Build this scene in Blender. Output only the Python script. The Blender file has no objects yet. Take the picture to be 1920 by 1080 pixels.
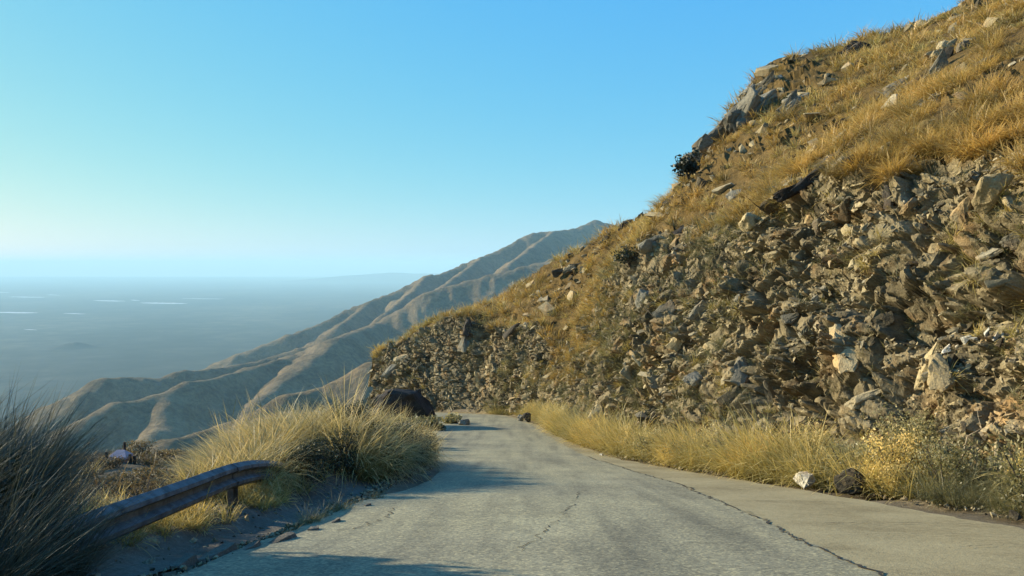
import bpy, bmesh, math, random
import numpy as np
from mathutils import Vector, Matrix, Quaternion

scene = bpy.context.scene
COL = scene.collection
R = math.radians
rng = np.random.default_rng(7)
random.seed(7)

# ------------------------------------------------------------------ camera
F = 1507.0                       # focal length in pixels of a 1920 wide frame
PITCH = math.atan(40.0 / F)      # camera looks this far below level
cam_d = bpy.data.cameras.new("camera")
cam = bpy.data.objects.new("camera", cam_d)
COL.objects.link(cam)
cam_d.sensor_width = 36.0
cam_d.lens = 36.0 * F / 1920.0
cam_d.clip_start = 0.1
cam_d.clip_end = 250000.0
cam.location = (0, 0, 0)
cam.rotation_euler = (R(90) - PITCH, 0, 0)
scene.camera = cam

# ------------------------------------------------------------------ light
SUN_AZ = R(-70)                  # left of the view direction (+Y)
SUN_EL = R(18.5)
w = bpy.data.worlds.new("World")
scene.world = w
w.use_nodes = True
nt = w.node_tree
nt.nodes.clear()
sky = nt.nodes.new("ShaderNodeTexSky")
sky.sky_type = 'NISHITA'
sky.sun_disc = False
sky.sun_elevation = SUN_EL
sky.sun_rotation = SUN_AZ
sky.altitude = 1200.0
sky.air_density = 1.0
sky.dust_density = 0.9
sky.ozone_density = 2.2
bg = nt.nodes.new("ShaderNodeBackground")
bg.inputs["Strength"].default_value = 0.074
wo = nt.nodes.new("ShaderNodeOutputWorld")
SKY_K = 0.16
sc1 = nt.nodes.new("ShaderNodeVectorMath"); sc1.operation = 'SCALE'; sc1.inputs["Scale"].default_value = SKY_K
sp_ = nt.nodes.new("ShaderNodeSeparateColor")
cb_ = nt.nodes.new("ShaderNodeCombineColor")
nt.links.new(sky.outputs[0], sc1.inputs[0])
nt.links.new(sc1.outputs[0], sp_.inputs[0])
for k, (ex_, ti_) in enumerate([(1.08, 0.67), (0.47, 0.87), (-0.10, 0.93)]):
    pw_ = nt.nodes.new("ShaderNodeMath"); pw_.operation = 'POWER'; pw_.inputs[1].default_value = ex_
    ml_ = nt.nodes.new("ShaderNodeMath"); ml_.operation = 'MULTIPLY'; ml_.inputs[1].default_value = ti_ / SKY_K
    nt.links.new(sp_.outputs[k], pw_.inputs[0]); nt.links.new(pw_.outputs[0], ml_.inputs[0]); nt.links.new(ml_.outputs[0], cb_.inputs[k])
nt.links.new(cb_.outputs[0], bg.inputs["Color"])
nt.links.new(bg.outputs[0], wo.inputs["Surface"])

sun_d = bpy.data.lights.new("sun", 'SUN')
sun_d.energy = 5.0
sun_d.angle = R(0.55)
sun_d.color = (1.0, 0.89, 0.68)
sun = bpy.data.objects.new("sun", sun_d)
COL.objects.link(sun)
SUNV = Vector((math.sin(SUN_AZ) * math.cos(SUN_EL), math.cos(SUN_AZ) * math.cos(SUN_EL), math.sin(SUN_EL)))
sun.rotation_euler = SUNV.to_track_quat('Z', 'Y').to_euler()

scene.view_settings.view_transform = 'Standard'
scene.view_settings.look = 'None'
scene.view_settings.gamma = 1.0
scene.view_settings.use_curve_mapping = False
scene.view_settings.exposure = 1.0
try:
    scene.cycles.max_bounces = 6
    scene.cycles.diffuse_bounces = 3
    scene.cycles.transmission_bounces = 3
    scene.cycles.volume_bounces = 1
    scene.cycles.use_denoising = True
    scene.cycles.use_adaptive_sampling = True
except Exception:
    pass


# ------------------------------------------------------------------ helpers: projection, noise
CP, SP = math.cos(PITCH), math.sin(PITCH)


def pt(px, py, Y):
    """world point at depth Y (metres along +Y) seen at that place of the 1920x1080 frame"""
    u, v = (px - 960) / F, (540 - py) / F
    dx, dy, dz = u, CP + v * SP, v * CP - SP
    return np.array([dx / dy * Y, Y, dz / dy * Y])


def proj(P):
    P = np.asarray(P, float)
    X, Y, Z = P[..., 0], P[..., 1], P[..., 2]
    dep = Y * CP - Z * SP
    up = Z * CP + Y * SP
    dep = np.where(dep < 0.05, 0.05, dep)
    return np.stack([960 + F * X / dep, 540 - F * up / dep], -1)


def hash3(ix, iy, iz, s):
    with np.errstate(over='ignore'):
        n = (ix.astype(np.int64) * 374761393 + iy.astype(np.int64) * 668265263 + iz.astype(np.int64) * 1440662683 + s * 974711497) & 0xffffffff
        n = ((n ^ (n >> 13)) * 1274126177) & 0xffffffff
        n = ((n ^ (n >> 16)) * 2246822519) & 0xffffffff
        n = n ^ (n >> 15)
    return (n & 0xffffff) / float(0xffffff)


def vnoise(p, s=0):
    i = np.floor(p).astype(np.int64)
    f = p - i
    f = f * f * f * (f * (f * 6 - 15) + 10)
    r = 0
    for dx in (0, 1):
        wx = f[..., 0] if dx else 1 - f[..., 0]
        for dy in (0, 1):
            wy = f[..., 1] if dy else 1 - f[..., 1]
            for dz in (0, 1):
                wz = f[..., 2] if dz else 1 - f[..., 2]
                r = r + wx * wy * wz * hash3(i[..., 0] + dx, i[..., 1] + dy, i[..., 2] + dz, s)
    return r * 2 - 1


def fbm(p, octs=4, s=0, gain=0.5):
    a, t, n = 1.0, 0, 0
    q = np.array(p, float)
    for o in range(octs):
        t = t + a * vnoise(q, s + o * 17)
        n += a
        a *= gain
        q = q * 2.03 + 11.7
    return t / n


def ridged(p, octs=4, s=0):
    a, t, n = 1.0, 0, 0
    q = np.array(p, float)
    for o in range(octs):
        t = t + a * (1 - np.abs(vnoise(q, s + o * 17)))
        n += a
        a *= 0.5
        q = q * 2.1 + 5.3
    return t / n


def facet(p, s=0, tilt=0.9):
    """broken-rock relief: every cell is a tilted plane of its own; returns relief and distance to the joint"""
    i = np.floor(p).astype(np.int64)
    f1 = np.full(p.shape[:-1], 9.0)
    f2 = np.full(p.shape[:-1], 9.0)
    val = np.zeros(p.shape[:-1])
    for dx in (-1, 0, 1):
        for dy in (-1, 0, 1):
            for dz in (-1, 0, 1):
                cx, cy, cz = i[..., 0] + dx, i[..., 1] + dy, i[..., 2] + dz
                ox = p[..., 0] - cx - hash3(cx, cy, cz, s)
                oy = p[..., 1] - cy - hash3(cx, cy, cz, s + 1)
                oz = p[..., 2] - cz - hash3(cx, cy, cz, s + 2)
                d = np.sqrt(ox * ox + oy * oy + oz * oz)
                h = hash3(cx, cy, cz, s + 3) * 2 - 1
                g = ((hash3(cx, cy, cz, s + 4) - .5) * ox + (hash3(cx, cy, cz, s + 5) - .5) * oy + (hash3(cx, cy, cz, s + 6) - .5) * oz) * 2 * tilt
                v = h * 0.6 + g
                closer = d < f1
                f2 = np.where(closer, f1, np.minimum(f2, d))
                val = np.where(closer, v, val)
                f1 = np.where(closer, d, f1)
    return val, f2 - f1


def sstep(a, b, x):
    t = np.clip((x - a) / (b - a), 0, 1)
    return t * t * (3 - 2 * t)


def catmull(P, ts):
    """smooth curve through the rows of P at parameters ts (0..len-1)"""
    P = np.asarray(P, float)
    n = len(P)
    i = np.clip(np.floor(ts).astype(int), 0, n - 2)
    f = (ts - i)[:, None]
    p0, p1, p2, p3 = P[np.maximum(i - 1, 0)], P[i], P[i + 1], P[np.minimum(i + 2, n - 1)]
    m1, m2 = (p2 - p0) * 0.5, (p3 - p1) * 0.5
    return ((2 * f**3 - 3 * f**2 + 1) * p1 + (f**3 - 2 * f**2 + f) * m1 + (-2 * f**3 + 3 * f**2) * p2 + (f**3 - f**2) * m2)


# ------------------------------------------------------------------ helpers: meshes, tags
def mesh_np(name, V, T, mat=None, attrs=None, smooth=False):
    V = np.asarray(V, np.float32)
    T = np.asarray(T, np.int32)
    k = T.shape[1]
    me = bpy.data.meshes.new(name)
    me.vertices.add(len(V))
    me.vertices.foreach_set("co", V.ravel())
    me.loops.add(T.size)
    me.loops.foreach_set("vertex_index", T.ravel())
    me.polygons.add(len(T))
    me.polygons.foreach_set("loop_start", np.arange(0, T.size, k, dtype=np.int32))
    me.polygons.foreach_set("loop_total", np.full(len(T), k, np.int32))
    me.polygons.foreach_set("use_smooth", np.full(len(T), bool(smooth)))
    me.update(calc_edges=True)
    for a, arr in (attrs or {}).items():
        at = me.attributes.new(a, 'FLOAT', 'POINT')
        at.data.foreach_set("value", np.asarray(arr, np.float32).ravel())
    if mat:
        me.materials.append(mat)
    me.validate()
    return me


def link(name, me, parent=None, loc=None):
    o = bpy.data.objects.new(name, me)
    COL.objects.link(o)
    if parent is not None:
        o.parent = parent
    if loc is not None:
        o.location = loc
    return o


def tag(o, label=None, cat=None, group=None, kind=None):
    if label: o["label"] = label
    if cat: o["category"] = cat
    if group: o["group"] = group
    if kind: o["kind"] = kind
    return o


def empty(name, loc):
    o = bpy.data.objects.new(name, None)
    COL.objects.link(o)
    o.location = loc
    o.empty_display_size = 0.2
    return o


def grid_tris(nr, nc):
    a = (np.arange(nr - 1)[:, None] * nc + np.arange(nc - 1)[None, :]).ravel()
    return np.stack([a, a + 1, a + nc + 1, a + nc], 1)


def bm_mesh(name, bm, mat, smooth=False):
    me = bpy.data.meshes.new(name)
    bm.normal_update()
    bm.to_mesh(me)
    bm.free()
    if smooth:
        for p in me.polygons: p.use_smooth = True
    if mat: me.materials.append(mat)
    return me


def bm_box(bm, c, s, rot=None):
    r = bmesh.ops.create_cube(bm, size=1.0)
    M = Matrix.Translation(c) @ (rot or Matrix.Identity(4)) @ Matrix.Diagonal((s[0], s[1], s[2], 1))
    bmesh.ops.transform(bm, matrix=M, verts=r['verts'])
    return r['verts']


def tube(bm, pts, rads, n=6):
    rings = []
    for i, p in enumerate(pts):
        a = Vector(pts[min(i + 1, len(pts) - 1)]) - Vector(pts[max(i - 1, 0)])
        q = a.to_track_quat('Z', 'Y')
        rings.append([bm.verts.new(Vector(p) + q @ Vector((math.cos(2 * math.pi * k / n) * rads[i], math.sin(2 * math.pi * k / n) * rads[i], 0))) for k in range(n)])
    for a, b in zip(rings[:-1], rings[1:]):
        for k in range(n):
            bm.faces.new((a[k], a[(k + 1) % n], b[(k + 1) % n], b[k]))
    bm.faces.new(list(reversed(rings[0])))
    bm.faces.new(rings[-1])


# ------------------------------------------------------------------ materials
def new_mat(name):
    m = bpy.data.materials.new(name)
    m.use_nodes = True
    t = m.node_tree
    t.nodes.clear()
    out = t.nodes.new("ShaderNodeOutputMaterial")
    return m, t, out


def N(t, typ, **kw):
    n = t.nodes.new(typ)
    for k, v in kw.items():
        if k in n.inputs.keys():
            n.inputs[k].default_value = v
        else:
            setattr(n, k, v)
    return n


def ramp(t, fac, stops):
    r = t.nodes.new("ShaderNodeValToRGB")
    e = r.color_ramp.elements
    while len(e) < len(stops): e.new(0.5)
    for x, (p, c) in zip(e, stops):
        x.position = p
        x.color = (*c, 1)
    t.links.new(fac, r.inputs[0])
    return r.outputs[0]


def mixc(t, fac, a, b, mode='MIX'):
    m = t.nodes.new("ShaderNodeMix")
    m.data_type = 'RGBA'
    m.blend_type = mode
    for sock, v in ((m.inputs[0], fac), (m.inputs[6], a), (m.inputs[7], b)):
        if isinstance(v, (int, float)): sock.default_value = v
        elif isinstance(v, tuple): sock.default_value = (*v, 1)
        else: t.links.new(v, sock)
    return m.outputs[2]


def math_n(t, op, a, b=None, clamp=False):
    m = t.nodes.new("ShaderNodeMath")
    m.operation = op
    m.use_clamp = clamp
    for s, v in ((m.inputs[0], a), (m.inputs[1], b)):
        if v is None: continue
        if isinstance(v, (int, float)): s.default_value = v
        else: t.links.new(v, s)
    return m.outputs[0]


def noise_n(t, vec, scale, detail=4.0, rough=0.55):
    n = N(t, "ShaderNodeTexNoise", Scale=scale, Detail=detail, Roughness=rough)
    t.links.new(vec, n.inputs["Vector"])
    return n.outputs["Fac"]


def pos(t):
    return t.nodes.new("ShaderNodeNewGeometry").outputs["Position"]


def objco(t):
    return t.nodes.new("ShaderNodeTexCoord").outputs["Object"]


def bsdf(t, out, col, rough=0.9, height=None, dist=0.03, strength=0.6, spec=0.2):
    b = N(t, "ShaderNodeBsdfPrincipled", Roughness=rough)
    b.inputs["Specular IOR Level"].default_value = spec
    if isinstance(col, tuple): b.inputs["Base Color"].default_value = (*col, 1)
    else: t.links.new(col, b.inputs["Base Color"])
    if height is not None:
        bp = N(t, "ShaderNodeBump", Strength=strength, Distance=dist)
        t.links.new(height, bp.inputs["Height"])
        t.links.new(bp.outputs[0], b.inputs["Normal"])
    t.links.new(b.outputs[0], out.inputs["Surface"])
    return b


def attr(t, name):
    a = t.nodes.new("ShaderNodeAttribute")
    a.attribute_name = name
    return a.outputs["Fac"]


def rock_material(name, stops, per_piece=True, scale=1.0):
    m, t, out = new_mat(name)
    v = pos(t)
    big = noise_n(t, v, 0.35 * scale, 5, 0.6)
    mid = noise_n(t, v, 2.3 * scale, 6, 0.65)
    fine = noise_n(t, v, 22 * scale, 4, 0.6)
    f = math_n(t, 'ADD', math_n(t, 'MULTIPLY', big, 0.55), math_n(t, 'MULTIPLY', mid, 0.45))
    if per_piece:
        oi = t.nodes.new("ShaderNodeObjectInfo")
        r = math_n(t, 'FRACT', math_n(t, 'ADD', attr(t, "tint"), oi.outputs["Random"]))
        f = math_n(t, 'ADD', math_n(t, 'MULTIPLY', f, 0.45), math_n(t, 'MULTIPLY', r, 0.55))
        f = math_n(t, 'ADD', f, -0.02)
    col = ramp(t, f, stops)
    warm = noise_n(t, v, 0.9 * scale, 4, 0.6)
    col = mixc(t, ramp(t, warm, [(0.52, (0, 0, 0)), (0.72, (1, 1, 1))]), col, mixc(t, 1.0, col, (1.15, 0.88, 0.66), 'MULTIPLY'))
    col = mixc(t, 0.55, col, ramp(t, fine, [(0.3, (0.45, 0.45, 0.45)), (0.7, (1.35, 1.3, 1.2))]), 'MULTIPLY')
    spot = noise_n(t, v, 6.5 * scale, 6, 0.7)
    col = mixc(t, 0.75, col, ramp(t, spot, [(0.34, (0.42, 0.41, 0.40)), (0.46, (0.95, 0.95, 0.95)), (0.62, (1.05, 1.05, 1.05)), (0.72, (1.3, 1.28, 1.18))]), 'MULTIPLY')
    h = math_n(t, 'ADD', math_n(t, 'MULTIPLY', mid, 0.6), math_n(t, 'ADD', math_n(t, 'MULTIPLY', fine, 0.22), math_n(t, 'MULTIPLY', spot, 0.4)))
    bsdf(t, out, col, 0.92, h, 0.12, 0.9, 0.12)
    return m


ROCK = [(0.25, (0.055, 0.046, 0.030)), (0.40, (0.19, 0.155, 0.090)), (0.54, (0.37, 0.30, 0.168)), (0.66, (0.31, 0.262, 0.165)), (0.85, (0.58, 0.48, 0.28))]
M_wall = rock_material("rock_face", [(0.33, (0.040, 0.034, 0.022)), (0.45, (0.135, 0.109, 0.062)), (0.57, (0.26, 0.21, 0.118)), (0.75, (0.42, 0.35, 0.20))], per_piece=False)
M_rock = rock_material("stone", ROCK)
M_dark = rock_material("dark_stone", [(0.2, (0.030, 0.026, 0.022)), (0.5, (0.060, 0.052, 0.042)), (0.9, (0.10, 0.088, 0.07))])
M_grey = rock_material("grey_stone", [(0.2, (0.12, 0.108, 0.078)), (0.5, (0.21, 0.19, 0.138)), (0.9, (0.32, 0.29, 0.21))])
M_pale = rock_material("pale_stone", [(0.2, (0.27, 0.21, 0.11)), (0.5, (0.40, 0.32, 0.175)), (0.9, (0.47, 0.385, 0.22))])
M_white = rock_material("white_stone", [(0.2, (0.42, 0.39, 0.31)), (0.5, (0.56, 0.53, 0.44)), (0.9, (0.66, 0.63, 0.54))])


def grass_material(name, base, mid, tip, alt, trans=0.35, dark=None):
    """dry grass: colour runs along the blade, and differs from blade to blade"""
    m, t, out = new_mat(name)
    tp, rd = attr(t, "tip"), attr(t, "rnd")
    oi = t.nodes.new("ShaderNodeObjectInfo")
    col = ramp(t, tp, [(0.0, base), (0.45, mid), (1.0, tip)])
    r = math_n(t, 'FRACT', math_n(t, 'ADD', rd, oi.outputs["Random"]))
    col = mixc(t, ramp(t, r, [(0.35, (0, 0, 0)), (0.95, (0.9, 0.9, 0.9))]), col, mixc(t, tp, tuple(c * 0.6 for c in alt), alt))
    n = noise_n(t, pos(t), 0.45, 4)
    col = mixc(t, 0.9, col, ramp(t, n, [(0.32, (0.50, 0.54, 0.55)), (0.5, (0.95, 0.95, 0.95)), (0.68, (1.36, 1.28, 1.2))]), 'MULTIPLY')
    d = N(t, "ShaderNodeBsdfDiffuse", Roughness=0.6)
    tr = t.nodes.new("ShaderNodeBsdfTranslucent")
    gl = N(t, "ShaderNodeBsdfGlossy", Roughness=0.5)
    gl.inputs["Color"].default_value = (0.9, 0.9, 0.85, 1)
    mx = N(t, "ShaderNodeMixShader", Fac=trans)
    mx2 = N(t, "ShaderNodeMixShader", Fac=0.035)
    t.links.new(col, d.inputs["Color"]); t.links.new(col, tr.inputs["Color"])
    t.links.new(d.outputs[0], mx.inputs[1]); t.links.new(tr.outputs[0], mx.inputs[2])
    t.links.new(mx.outputs[0], mx2.inputs[1]); t.links.new(gl.outputs[0], mx2.inputs[2])
    t.links.new(mx2.outputs[0], out.inputs["Surface"])
    return m


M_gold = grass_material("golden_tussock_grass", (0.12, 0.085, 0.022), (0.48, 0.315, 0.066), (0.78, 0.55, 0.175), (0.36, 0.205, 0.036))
M_straw = grass_material("yellow_verge_grass", (0.18, 0.15, 0.035), (0.60, 0.45, 0.115), (0.88, 0.70, 0.30), (0.46, 0.37, 0.09))
M_plume = grass_material("tall_plumed_grass", (0.10, 0.09, 0.026), (0.42, 0.31, 0.080), (0.88, 0.68, 0.32), (0.27, 0.23, 0.060), 0.42)
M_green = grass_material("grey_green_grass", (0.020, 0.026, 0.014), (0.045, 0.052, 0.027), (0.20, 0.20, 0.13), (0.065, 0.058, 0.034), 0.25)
M_weed = grass_material("olive_weed", (0.07, 0.06, 0.024), (0.27, 0.23, 0.085), (0.48, 0.41, 0.19), (0.19, 0.18, 0.055))
M_brown = grass_material("brown_scrub", (0.05, 0.035, 0.016), (0.13, 0.085, 0.036), (0.26, 0.19, 0.085), (0.09, 0.085, 0.03))
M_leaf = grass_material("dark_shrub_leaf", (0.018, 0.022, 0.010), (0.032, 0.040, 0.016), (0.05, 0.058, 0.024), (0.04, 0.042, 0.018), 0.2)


def soil_mat(name, stops, scale=1.0, disp=0.05):
    m, t, out = new_mat(name)
    v = pos(t)
    a = noise_n(t, v, 0.5 * scale, 6, 0.65)
    b = noise_n(t, v, 9 * scale, 5, 0.7)
    c = noise_n(t, v, 55 * scale, 3, 0.6)
    f = math_n(t, 'ADD', math_n(t, 'MULTIPLY', a, 0.6), math_n(t, 'MULTIPLY', b, 0.4))
    col = ramp(t, f, stops)
    col = mixc(t, 0.6, col, ramp(t, c, [(0.35, (0.55, 0.55, 0.55)), (0.65, (1.35, 1.3, 1.25))]), 'MULTIPLY')
    bsdf(t, out, col, 0.95, math_n(t, 'ADD', b, math_n(t, 'MULTIPLY', c, 0.4)), disp, 0.7, 0.08)
    return m


M_soil = soil_mat("gravelly_soil", [(0.35, (0.075, 0.058, 0.036)), (0.5, (0.15, 0.12, 0.075)), (0.68, (0.25, 0.21, 0.14))])
M_hill = soil_mat("dry_hill_soil", [(0.35, (0.05, 0.035, 0.014)), (0.5, (0.12, 0.08, 0.028)), (0.68, (0.22, 0.15, 0.06))], 1.0, 0.1)


def road_mat():
    m, t, out = new_mat("worn_asphalt")
    v = pos(t)
    agg = N(t, "ShaderNodeTexVoronoi", Scale=36.0)
    t.links.new(v, agg.inputs["Vector"])
    ac = t.nodes.new("ShaderNodeSeparateColor")
    t.links.new(agg.outputs["Color"], ac.inputs[0])
    mp = N(t, "ShaderNodeMapping")
    mp.inputs["Scale"].default_value = (1.0, 0.22, 1.0)
    t.links.new(v, mp.inputs[0])
    streak = noise_n(t, mp.outputs[0], 1.3, 5, 0.6)
    blot = noise_n(t, v, 0.55, 6, 0.65)
    mid = noise_n(t, v, 7, 5, 0.7)
    f = math_n(t, 'ADD', math_n(t, 'MULTIPLY', streak, 0.5), math_n(t, 'MULTIPLY', blot, 0.5))
    col = ramp(t, f, [(0.33, (0.195, 0.178, 0.112)), (0.5, (0.262, 0.238, 0.146)), (0.66, (0.315, 0.288, 0.178))])
    col = mixc(t, 0.62, col, ramp(t, ac.outputs[0], [(0.08, (0.45, 0.45, 0.46)), (0.4, (0.92, 0.92, 0.92)), (0.75, (1.0, 1.0, 1.0)), (0.97, (1.9, 1.8, 1.55))]), 'MULTIPLY')
    col = mixc(t, 0.5, col, ramp(t, mid, [(0.35, (0.72, 0.72, 0.73)), (0.65, (1.22, 1.2, 1.15))]), 'MULTIPLY')
    big = noise_n(t, v, 0.16, 3, 0.5)
    col = mixc(t, 0.7, col, ramp(t, big, [(0.40, (0.80, 0.80, 0.82)), (0.46, (1.0, 1.0, 1.0)), (0.60, (1.06, 1.05, 1.0))]), 'MULTIPLY')
    mp2 = N(t, "ShaderNodeMapping")
    mp2.inputs["Scale"].default_value = (2.6, 0.10, 1.0)
    t.links.new(v, mp2.inputs[0])
    trk = noise_n(t, mp2.outputs[0], 0.8, 3, 0.5)
    col = mixc(t, 0.8, col, ramp(t, trk, [(0.36, (0.72, 0.72, 0.74)), (0.52, (1.0, 1.0, 1.0)), (0.7, (1.14, 1.12, 1.08))]), 'MULTIPLY')
    stain = noise_n(t, v, 2.1, 6, 0.7)
    col = mixc(t, 0.6, col, ramp(t, stain, [(0.30, (0.5, 0.5, 0.5)), (0.40, (1.0, 1.0, 1.0))]), 'MULTIPLY')
    h = math_n(t, 'ADD', ac.outputs[0], math_n(t, 'MULTIPLY', mid, 1.2))
    bsdf(t, out, col, 0.85, h, 0.012, 0.7, 0.25)
    return m


M_road = road_mat()
M_shoulder = soil_mat("dusty_shoulder", [(0.35, (0.20, 0.165, 0.090)), (0.5, (0.285, 0.24, 0.133)), (0.68, (0.35, 0.30, 0.17))], 1.2, 0.015)
M_gutter = soil_mat("dusty_concrete", [(0.35, (0.08, 0.07, 0.05)), (0.5, (0.14, 0.122, 0.09)), (0.68, (0.23, 0.205, 0.155))], 1.2, 0.015)


def flat_mat(name, c, rough=0.9, metal=0.0, var=0.35, scale=6.0, spec=0.2):
    m, t, out = new_mat(name)
    n = noise_n(t, objco(t), scale, 5, 0.65)
    col = mixc(t, 1.0, c, ramp(t, n, [(0.3, (1 - var,) * 3), (0.7, (1 + var,) * 3)]), 'MULTIPLY')
    b = bsdf(t, out, col, rough, n, 0.01, 0.4, spec)
    b.inputs["Metallic"].default_value = metal
    return m


M_crack = flat_mat("crack_dirt", (0.045, 0.038, 0.028))
M_steel = flat_mat("weathered_galvanised_steel", (0.125, 0.128, 0.125), 0.75, 0.1, 0.5, 5, 0.12)
M_post = flat_mat("rusty_steel", (0.16, 0.13, 0.10), 0.75, 0.3, 0.4, 8)
M_conc = flat_mat("grey_concrete", (0.30, 0.30, 0.29), 0.9, 0, 0.25, 5)
M_wood = flat_mat("bleached_wood", (0.38, 0.30, 0.19), 0.9, 0, 0.4, 12)
M_twig = flat_mat("dark_bark", (0.05, 0.038, 0.026), 0.9, 0, 0.4, 9)
M_roof = flat_mat("pinkish_roof", (0.46, 0.34, 0.33), 0.85, 0, 0.2, 3)
M_hutwall = flat_mat("pinkish_plaster", (0.30, 0.21, 0.19), 0.9, 0, 0.3, 4)
M_darkhole = flat_mat("dark_timber", (0.04, 0.033, 0.028), 0.9, 0, 0.3, 4)

# ------------------------------------------------------------------ road line
def zr(Y):
    """height of the road surface along the descent"""
    return np.interp(Y, [-40, 0, 24, 30, 46, 62, 72, 88, 130], [6.32, -1.40, -6.032, -7.12, -9.40, -11.45, -13.0, -17.2, -30.0])


# left edge, right edge of the asphalt and outer edge of the dusty shoulder, at the same stations
LE = np.array([(-3.9, -14), (-3.5, 0), (-3.05, 7.4), (-2.83, 10.8), (-2.6, 15), (-2.42, 19), (-2.30, 23.7), (-2.75, 30), (-3.55, 38), (-5.0, 47.6), (-8.0, 55), (-12.6, 62), (-17.5, 70), (-21.0, 80), (-21.5, 92), (-18, 106)], float)
RE = np.array([(2.9, -14), (3.2, 0), (3.45, 7.4), (3.6, 10.8), (3.75, 15), (3.75, 19), (3.45, 23.7), (2.75, 31), (2.0, 40), (1.2, 50.4), (-0.8, 61), (-5.4, 67.5), (-11.5, 74.5), (-15.9, 82.5), (-15.9, 91), (-12.5, 101)], float)
SE = np.array([(8.0, -14), (7.6, 0), (7.15, 7.4), (6.90, 10.8), (6.45, 15), (5.9, 19), (5.05, 23.7), (3.75, 31), (2.55, 40), (1.75, 50.4), (-0.5, 62.0), (-5.0, 69), (-11.2, 75.5), (-15.5, 82.6), (-15.5, 91), (-12, 101)], float)
RT = np.linspace(0, len(LE) - 1, 620)
LEc, REc, SEc = catmull(LE, RT), catmull(RE, RT), catmull(SE, RT)


def ragged(c, amp, s):
    p = np.concatenate([c, np.zeros((len(c), 1))], 1)
    r = c.copy()
    r[:, 0] += amp * (fbm(p * 0.9, 3, s) * 1.2 + fbm(p * 4.0, 2, s + 5) * 0.6)
    return r


LEr = ragged(LEc, 0.10, 3)
SEr = ragged(SEc, 0.13, 9)
REr = ragged(REc, 0.11, 21)


def road_z(X, Y, t):
    """crown and slight roughness of the carriageway; t runs from 0 (left) to 1 (right)"""
    return zr(Y) - 0.10 * (t - 0.35) ** 2 + 0.012 * fbm(np.stack([X * 0.8, Y * 0.5, X * 0], -1), 3, 31)


def strip(name, A, B, n, mat, lift, kind="structure", t0=0.0, t1=1.0, smooth=True):
    ts = np.linspace(0, 1, n)
    XY = A[:, None, :] * (1 - ts[None, :, None]) + B[:, None, :] * ts[None, :, None]
    Z = road_z(XY[..., 0], XY[..., 1], t0 + (t1 - t0) * ts[None, :]) + lift
    V = np.concatenate([XY, Z[..., None]], -1).reshape(-1, 3)
    me = mesh_np(name, V, grid_tris(len(A), n), mat, smooth=smooth)
    o = link(name, me)
    tag(o, kind=kind)
    return o


# ------------------------------------------------------------------ near ground
def left_q(X, Y):
    """distance to the left of the road edge (negative on the road)"""
    pts = LEc[::4]
    a, b = pts[:-1], pts[1:]
    best = np.full(X.shape, 1e9)
    sg = np.zeros(X.shape)
    for (ax, ay), (bx, by) in zip(a, b):
        vx, vy = bx - ax, by - ay
        l2 = vx * vx + vy * vy
        t = np.clip(((X - ax) * vx + (Y - ay) * vy) / l2, 0, 1)
        dx, dy = X - ax - t * vx, Y - ay - t * vy
        d = dx * dx + dy * dy
        cr = vx * (Y - ay) - vy * (X - ax)
        up = d < best
        sg = np.where(up, np.sign(cr), sg)
        best = np.where(up, d, best)
    return np.sqrt(best) * sg


def bump2(X, Y, cx, cy, rx, ry):
    return np.exp(-(((X - cx) / rx) ** 2 + ((Y - cy) / ry) ** 2))


def ground_z(X, Y):
    X, Y = np.asarray(X, float), np.asarray(Y, float)
    q = left_q(X, Y)
    z = zr(Y) - 0.06 - 0.14 * (1 - sstep(-3.2, -0.9, q))
    # gutter beside the broken road edge, then the verge with the guardrail, then a shelf and the drop
    z = z - 0.16 * sstep(0.15, 0.5, q) * (1 - sstep(1.0, 1.5, q))
    z = z + 0.10 * sstep(1.0, 1.8, q) + 0.25 * sstep(2.5, 8, q)
    edge = 9.5 + 2.0 * vnoise(np.stack([X * 0.15, Y * 0.15, X * 0], -1), 5)
    edge = edge - 7.6 * sstep(21, 33, Y)
    drop = np.maximum(q - edge, 0)
    z = z - 0.80 * drop * drop / (drop + 2.5)
    z = z + 0.85 * bump2(X, Y, -4.5, 18.8, 1.5, 3.4) + 0.0 * bump2(X, Y, -5.8, 16.6, 1.4, 2.4) + 0.5 * bump2(X, Y, -3.7, 23, 1.0, 3.0)
    z = z + 0.35 * bump2(X, Y, -5.0, 6.4, 1.2, 2.2)
    P = np.stack([X, Y, 0 * X], -1)
    z = z + sstep(1.2, 3.0, q) * (0.20 * fbm(P * 0.5, 4, 71)) + sstep(-0.2, 0.4, q) * 0.05 * fbm(P * 2.2, 3, 73)
    return z


def build_ground():
    ys = np.concatenate([np.linspace(-40, 2, 30, endpoint=False), np.linspace(2, 30, 300, endpoint=False), np.linspace(30, 130, 200)])
    xs = np.concatenate([-np.geomspace(160, 14, 50), np.linspace(-14, -2, 200)[1:], np.linspace(-2, 14, 50)[1:]])
    X, Y = np.meshgrid(xs, ys)
    Z = ground_z(X, Y)
    me = mesh_np("ground", np.stack([X, Y, Z], -1).reshape(-1, 3), grid_tris(len(ys), len(xs)), M_soil, smooth=True)
    o = link("ground", me)
    tag(o, kind="structure")


build_ground()

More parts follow.
